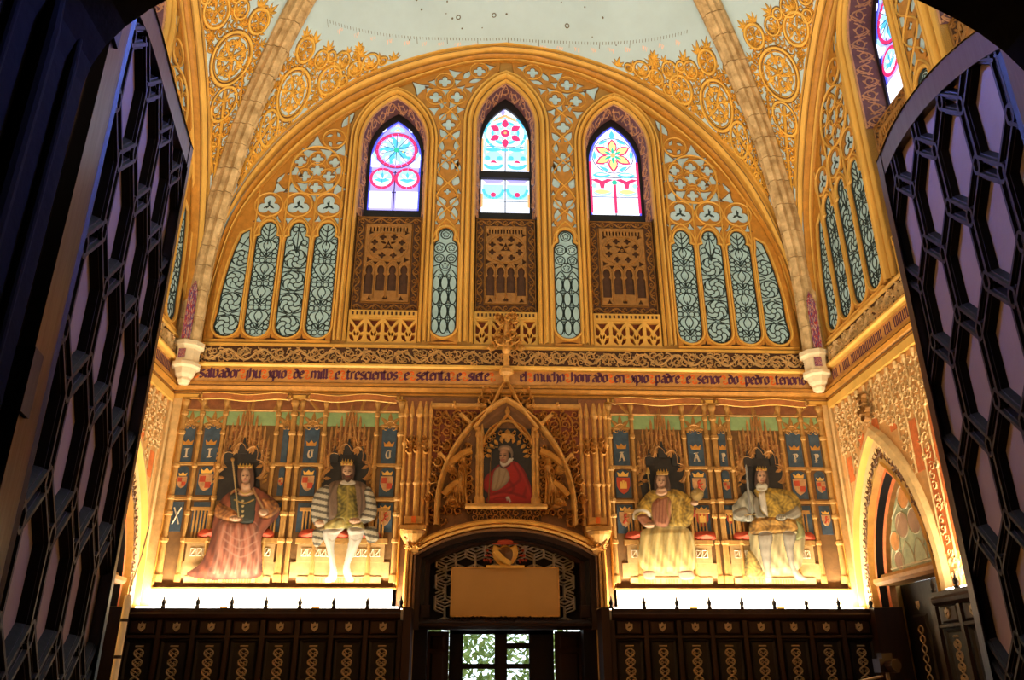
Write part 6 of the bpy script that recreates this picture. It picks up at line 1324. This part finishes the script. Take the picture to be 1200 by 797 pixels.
# ------------------------------------------------------------------ lower side walls: filigree field, pointed doorway, wainscot
mat('tymp_green', (.20, .21, .10), .5, 0., .4, 7., .05, c2=(.34, .33, .16)); mat('tymp_orange', (.50, .20, .05), .5, 0., .3, 6., .05); mat('tymp_brown', (.26, .14, .07), .5, 0., .3, 6., .05); mat('tymp_lead', (.55, .44, .24), .6, 0., .1, 9., 0)
def side_wall(frame, sg, label):
    fn = None if sg > 0 else (lambda u, z, d: (-u, -d, z)); M = lambda: MB(fn); F = lambda p: [(sg*u, z) for u, z in p]
    U0, U1 = -5.08, (-1.4 if sg > 0 else -2.6)
    root = thing('filigree_field', 'gilt and orange filigree wall field round the pointed door of the %s wall' % label, 'wall panel', frame, (sg*(U0+U1)/2, 0, 2.6))
    arch_cut = [(DOORU+1.13, 2.5), (DOORU-1.13, 2.5)]+door_arch(.02)
    holes('field_ground', [F([(U0, 2.6), (U1, 2.6), (U1, 5.66), (U0, 5.66)])], [F(arch_cut)], 0, .025, 'frieze_ground', root)
    b = M(); b.box(U0-.05, U0+.10, 2.6, 5.70, .0, .06, .01); b.build('corner_strip', 'gilt_pale', root)
    b = M(); b.box(U0, U1, 5.56, 5.70, .0, .07, .01); b.build('top_strip', 'gilt', root)
    zarch = lambda x: 2.75+2.15*math.sqrt(max(0, 1-((x-DOORU)/1.15)**2))**1.25 if abs(x-DOORU) < 1.15 else 0
    n = int((U1-U0-.2)/.235)
    for k in range(n):
        x = U0+.24+.235*k; z0 = max(2.62, zarch(x)+.12)
        if z0 > 5.2: continue
        zt = 5.54
        if k % 2 == 0 or z0 < 3.5:
            b = M(); b.box(x+.03, x+.20, max(z0, zarch(x+.2)+.1, 3.0), min(4.7, z0+1.3 if z0 > 2.7 else 4.7), .025, .032); b.build('orange_inset', 'orange_ground', root)
        b = M(); b.lathe(x, .025, [(.03, z0), (.018, z0+.05), (.018, zt-.5), (.034, zt-.46), (.018, zt-.42), (.018, zt-.12), (.042, zt-.06), (.042, zt)], 6, 0, PI); b.build('pinnacle', 'gilt_pale', root)
    b = M(); carving(b, U0+.12, U1, 2.7, 5.5, .025, .022, .125, .024, 77, lambda x, z: z > zarch(x)+.10 and (z > 4.75 or z < 3.0 or int((x-U0-.24)/.235) % 2 == 1)); o = b.build('filigree', 'gilt_pale', root); o['kind'] = 'stuff'
    b = M()
    for q in ((0, 5.05, .10), (-.09, 5.16, .08), (.09, 5.16, .08), (0, 5.28, .07), (-.07, 5.36, .05), (.07, 5.36, .05)): scroll_unit(b, DOORU+q[0], q[1], q[2], PI/2, 1 if q[0] > 0 else -1, .03, .08, .07, 4)
    b.build('ogee_finial', 'gilt_brown', root)
    # pointed doorway
    dr = thing('door_%d' % (2 if sg > 0 else 3), 'pointed doorway with a glazed tympanum in the %s wall' % label, None, frame, (sg*DOORU, 0, 0), None, 'structure')
    def ring(k0, d0, k1, d1, m_, nm):
        b = M(); A = [(DOORU-1.15+k0, 2.56)]+door_arch(k0)+[(DOORU+1.15-k0, 2.56)]; C = [(DOORU-1.15+k1, 2.56)]+door_arch(k1)+[(DOORU+1.15-k1, 2.56)]; b.loft(A, d0, C, d1); return b.build(nm, m_, dr)
    ring(-.03, .02, .0, .10, 'gilt_pale', 'hood_mould'); ring(.0, .10, .07, .12, 'gilt_pale', 'hood_mould'); ring(.07, .12, .10, .04, 'gilt', 'hood_mould'); ring(.10, .04, .27, -.02, 'gilt_pale', 'carved_band'); ring(.27, -.02, .30, .03, 'gilt', 'inner_roll'); ring(.30, .03, .34, -.04, 'gilt_rich', 'inner_roll')
    ring(.34, -.04, .37, -.05, 'orange_ground', 'red_roll'); ring(.37, -.05, .40, -.14, 'walnut_dark', 'dark_hollow'); ring(.40, -.14, .44, -.16, 'orange_ground', 'red_roll'); ring(.44, -.16, .46, -.24, 'gilt_brown', 'inner_roll')
    b = M(); A = [(DOORU-.96, 2.6)]+door_arch(.185)+[(DOORU+.96, 2.6)]; P = smooth(A, 3)
    for k in range(2, len(P)-2, 2): s_ = 1 if (k//2) % 2 else -1; scroll_unit(b, P[k][0], P[k][1], .088, k, s_, .032, .012, .014, 4)
    o = b.build('band_scrolls', 'carved_wood', dr); o['kind'] = 'stuff'
    for s_ in (-1, 1):
        x0, x1 = sorted((DOORU+s_*1.17, DOORU+s_*.72)); b = M(); b.box(x0, x1, 0, 2.56, -.3, .10, .01); jb = b.build('timber_jamb', 'walnut', dr); b = M(); b.frus([(x0+.08, .3), (x1-.08, .3), (x1-.08, 2.3), (x0+.08, 2.3)], [(x0+.11, .33), (x1-.11, .33), (x1-.11, 2.27), (x0+.11, 2.27)], .10, .085); b.build('jamb_field', 'walnut_dark', jb)
    # tympanum glass
    D = -.22; T = [(DOORU+.70, 2.96), (DOORU-.70, 2.96)]+[q for q in door_arch(.45) if q[1] > 2.97]
    b = M(); b.poly(T, D-.03, D); b.build('tympanum_glass', 'tymp_green', dr)
    for x, z, r, m_ in ((0, 3.92, .15, 'tymp_orange'), (-.16, 3.58, .17, 'tymp_brown'), (.18, 3.58, .17, 'tymp_brown'), (-.42, 3.40, .13, 'tymp_orange'), (.44, 3.40, .13, 'tymp_orange'), (-.40, 3.14, .12, 'tymp_brown')):
        b = M(); b.poly(circ(DOORU+x, z, r, 20), D, D+.008); b.build('roundel', m_, dr); b = M(); b.stroke(circ(DOORU+x, z, r, 20), .022, D+.004, .012, closed=True); b.build('roundel_lead', 'tymp_lead', dr)
    b = M()
    for x in (-.48, -.16, .16, .48): b.stroke(parch(DOORU+x, 3.06, .16, .30, 6), .02, D, .012)
    b.stroke([(DOORU-.68, 3.06), (DOORU+.68, 3.06)], .03, D, .014)
    for s_ in (-1, 1): b.stroke(smooth([(DOORU+s_*.66, 3.2), (DOORU+s_*.50, 3.62), (DOORU+s_*.2, 3.86), (DOORU, 4.14)], 4), .02, D, .012); b.stroke(smooth([(DOORU+s_*.3, 3.26), (DOORU+s_*.34, 3.5), (DOORU+s_*.1, 3.78)], 4), .018, D, .012)
    b.build('tympanum_leads', 'tymp_lead', dr)
    b = M(); b.sweep([(DOORU-.82, 2.90), (DOORU+.82, 2.90)], [(-.06, -.3), (-.06, -.04), (-.02, .0), (.03, .0), (.05, -.08), (.09, -.10), (.09, -.25)]); b.build('transom', 'gilt_brown', dr)
    b = M(); b.box(DOORU-.87, DOORU+.87, 0, 2.86, -.5, -.40); lf = b.build('door_leaf', 'walnut_dark', dr)
    for s_ in (-1, 0, 1):
        x = DOORU+s_*.48; b = M(); b.frus([(x-.19, .3), (x+.19, .3), (x+.19, 2.45), (x-.19, 2.45)], [(x-.16, .33), (x+.16, .33), (x+.16, 2.42), (x-.16, 2.42)], -.40, -.38); b.build('door_field', 'walnut_dark', lf)
        b = M()
        for j in range(6):
            z = 2.25-.12*j
            for q in (-1, 1): b.stroke(smooth([(x, z+.055), (x+q*.05, z+.03), (x+q*.055, z-.01), (x, z-.055)], 3), .02, -.38, .014)
        b.build('strapwork_inlay', 'inlay', lf)
        b = M(); b.boss([(x-.05, 2.62), (x+.05, 2.62), (x+.05, 2.55), (x, 2.50), (x-.05, 2.55)], -.395, .02); b.build('shield_inlay', 'inlay', lf)
side_wall('right', 1, 'right-hand'); side_wall('left', -1, 'left-hand')
wainscot('right', -2.62, 1.8, 9, 'dark wainscot along the right wall beyond the pointed door', dep=.34); wainscot('left', -1.8, 2.62, 9, 'dark wainscot along the left wall behind the lattice leaf', dep=.34)
for fr, sg, nm in (('right', 1, 'right'), ('left', -1, 'left')):
    for k in range(2):
        x = sg*(-2.0+1.6*k); root = thing('strip_light', 'glowing tube on the %s wall trough, %s the pointed door' % (nm, ('next to', 'further from')[k]), 'tube light', fr, (x, .2, 2.4), 'tube lights on the side walls')
        b = MB(); b.tube([(x-.55, -.18, 2.575), (x+.55, -.18, 2.575)], .02, 8); b.build('tube', 'tube_glass', root); b = MB(); b.box(x-.6, x+.6, 2.40, 2.545, .14, .22); b.build('holder', 'white_stone', root)
# ------------------------------------------------------------------ lattice leaves of the entrance, standing open
def leaf_door(label, hx, hy, fx, fy, tops, ns):
    e = np.array((fx-hx, fy-hy)); W_ = float(np.hypot(*e)); e /= W_; nrm = np.array((-e[1], e[0]))*ns
    fn = lambda s_, z, d: (hx+e[0]*s_+nrm[0]*d, hy+e[1]*s_+nrm[1]*d, z)
    M = lambda: MB(fn)
    root = bpy.data.objects.new('lattice_door', None); col.objects.link(root); root.location = (hx, hy, 0); ORG[root.name] = (hx, hy, 0)
    tag(root, label, 'door', 'lattice leaves of the entrance')
    S_ = np.array([q[0] for q in tops])*W_; Zt = np.array([q[1] for q in tops]); zt = lambda s_: float(np.interp(s_, S_, Zt)); z0 = .04
    ss = [W_*k/16 for k in range(17)]
    b = M(); b.poly([(0, z0), (W_, z0)]+[(s_, zt(s_)-.01) for s_ in ss[::-1]], -.012, .0); b.build('cream_panel', 'cream_panel', root)
    sw = .105; fw = .045
    for nm, a, c in (('hinge_stile', 0, sw), ('free_stile', W_-fw, W_)):
        b = M(); x = (a, c); b.poly([(a, z0), (c, z0), (c, zt(c)), (a, zt(a))], -.04, .028); st = b.build(nm, 'walnut_gloss', root)
        b = M(); xi = c if a == 0 else a; dr_ = 1 if a == 0 else -1; b.sweep([(xi, .2), (xi, zt(xi)-.10)], [(-.0*dr_, .028), (-.010*dr_, .033), (.02*dr_, .02), (.025*dr_, .0)]); b.build('stile_moulding', 'walnut_dark', st)
    b = M(); up = [(s_, zt(s_)) for s_ in ss]; dn = [(s_, zt(s_)-.085) for s_ in ss]; b.poly(dn+up[::-1], -.035, .026); b.build('top_rail', 'walnut_gloss', root)
    b = M(); b.loft(up, -.036, up, .03); b.build('top_edge', 'walnut_gloss', root)
    b = M(); b.box(0, W_, z0, .22, -.035, .026); b.build('bottom_rail', 'walnut_dark', root)
    a = .205; ry = 1.62; R = a*.66; bw = .034; k = 0
    lo, hi = sw-.005, W_-fw+.005
    def clip(p, q):
        """part of the bar that lies inside the frame"""
        P = np.array(p); Q = np.array(q); ts = [t for t in np.linspace(0, 1, 13) if lo <= (P+(Q-P)*t)[0] <= hi and .2 < (P+(Q-P)*t)[1] < zt((P+(Q-P)*t)[0])-.07]
        return (tuple(P+(Q-P)*ts[0]), tuple(P+(Q-P)*ts[-1])) if len(ts) > 1 else None
    done = set()
    for j in range(0, 16):
        for i in range(-1, 6):
            cx = lo+(i+(.5 if j % 2 else 0))*a+.05; cz = .35+j*a*.866*ry
            V = [(cx+R*math.sin(PI/3*m), cz+R*ry*math.cos(PI/3*m)) for m in range(6)]
            for m in range(6):
                c = clip(V[m], V[(m+1) % 6])
                if not c or math.hypot(c[0][0]-c[1][0], c[0][1]-c[1][1]) < .03: continue
                b = M(); b.stroke(list(c), bw, .0, .018, flat=True); b.stroke(list(c), bw*.40, .018, .007, flat=True); b.build('lattice_bar', 'walnut_dark', root)
    for z in (.9, 2.1, 2.95): b = M(); b.box(-.02, .03, z-.06, z+.06, -.03, .036); b.build('hinge', 'walnut_dark', root)
mat('walnut_gloss', (.030, .014, .010), .28, 0., .3, 3., .10, .6, (1, 1, .12))
E_ = 1.6
xr = lambda y: CAM[0]+1.000+.183*y
leaf_door('dark lattice door leaf standing open at the right edge', xr(1.36), 1.36, xr(2.34), 2.34, [((y-1.36)/.98, E_+z) for y, z in ((1.36, 1.44), (1.5, 1.51), (1.6, 1.56), (1.756, 1.624), (1.882, 1.664), (2.027, 1.697), (2.177, 1.715), (2.34, 1.70))], 1)
xl = lambda y: CAM[0]-.562-.195*y
leaf_door('dark lattice door leaf standing open at the left edge', xl(1.395), 1.395, xl(2.36), 2.36, [((y-1.395)/.965, E_+z) for y, z in ((1.395, 1.54), (1.55, 1.59), (1.628, 1.615), (1.75, 1.635), (1.907, 1.645), (2.153, 1.672), (2.36, 1.70))], -1)
# panelled lining of the doorway on the left, close to the camera
root = thing('door_lining', 'dark moulded timber lining at the left of the doorway', 'door lining', 'world', (LX0, -1.1, 0))
for k, (y, r) in enumerate(((1.04, .022), (1.10, .014), (1.20, .026), (1.30, .014))):
    b = MB(); b.fn = lambda u, z, d: (u, d, z); b.lathe(LX0, y, [(r, 0), (r, 2.0), (r, 2.72), (r*.5, 2.9)], 8, -PI/2, PI/2); b.build('shaft', 'near_black', root)

# dark tripod with a camera standing in the hall, and a pale banded pole by the left leaf
def tripod():
    x, z = B(1037, 772, 8.); y = 8.
    root = thing('tripod', 'dark camera tripod standing before the right-hand wainscot', 'tripod', 'world', (x, -y, 0))
    for k in range(3): t = 2*PI*k/3+.4; b = MB(); b.tube([(x+.05*math.cos(t), y+.05*math.sin(t), z-.30), (x+.25*math.cos(t), y+.25*math.sin(t), z*.45), (x+.48*math.cos(t), y+.48*math.sin(t), .0)], .02, 6); b.build('leg', 'walnut_gloss', root)
    b = MB(); b.tube([(x, y, z-.6), (x, y, z-.12)], .018, 8); b.build('column', 'silver_rod', root)
    b = MB(); b.tube([(x, y, z-.32), (x, y, z-.26)], .07, 8); b.build('collar', 'walnut_gloss', root)
    b = MB(); b.fn = lambda u, zz_, d: (u, d, zz_); b.box(x-.09, x+.09, z-.12, z+.0, y-.07, y+.07); b.box(x-.05, x+.05, z, z+.05, y-.05, y+.05); bd = b.build('camera_body', 'walnut_gloss', root)
    b = MB(); b.tube([(x, y-.07, z-.06), (x, y-.20, z-.06)], .05, 10); b.build('lens', 'walnut_gloss', bd)
    b = MB(); b.tube([(x-.05, y, z-.15), (x-.34, y-.1, z-.20)], .013, 6); b.build('pan_handle', 'silver_rod', root)
tripod()
def pole():
    y = 7.; (x0, zt), (x1, zb) = B(150.5, 698, y), B(141, 790, y); x = x0
    root = thing('banded_pole', 'pale upright pole with black bands beside the left door leaf', 'pole', 'world', (x, -y, 0))
    b = MB(); b.tube([(x, y, 0), (x, y, zt)], .028, 10); b.build('shaft', 'cream_and_glare', root)
    for py in (727, 770): z = B(146, py, y)[1]; b = MB(); b.tube([(x, y, z-.012), (x, y, z+.012)], .031, 10); b.build('band', 'black_frame', root)
    b = MB(); P = [(x, y, zt), (x+.01, y, zt+.1), (x+.05, y, zt+.32), (x+.07, y, zt+.55)]; b.tube(P, .006, 5); b.build('wire', 'silver_rod', root)
pole()
bpy.context.view_layer.update()
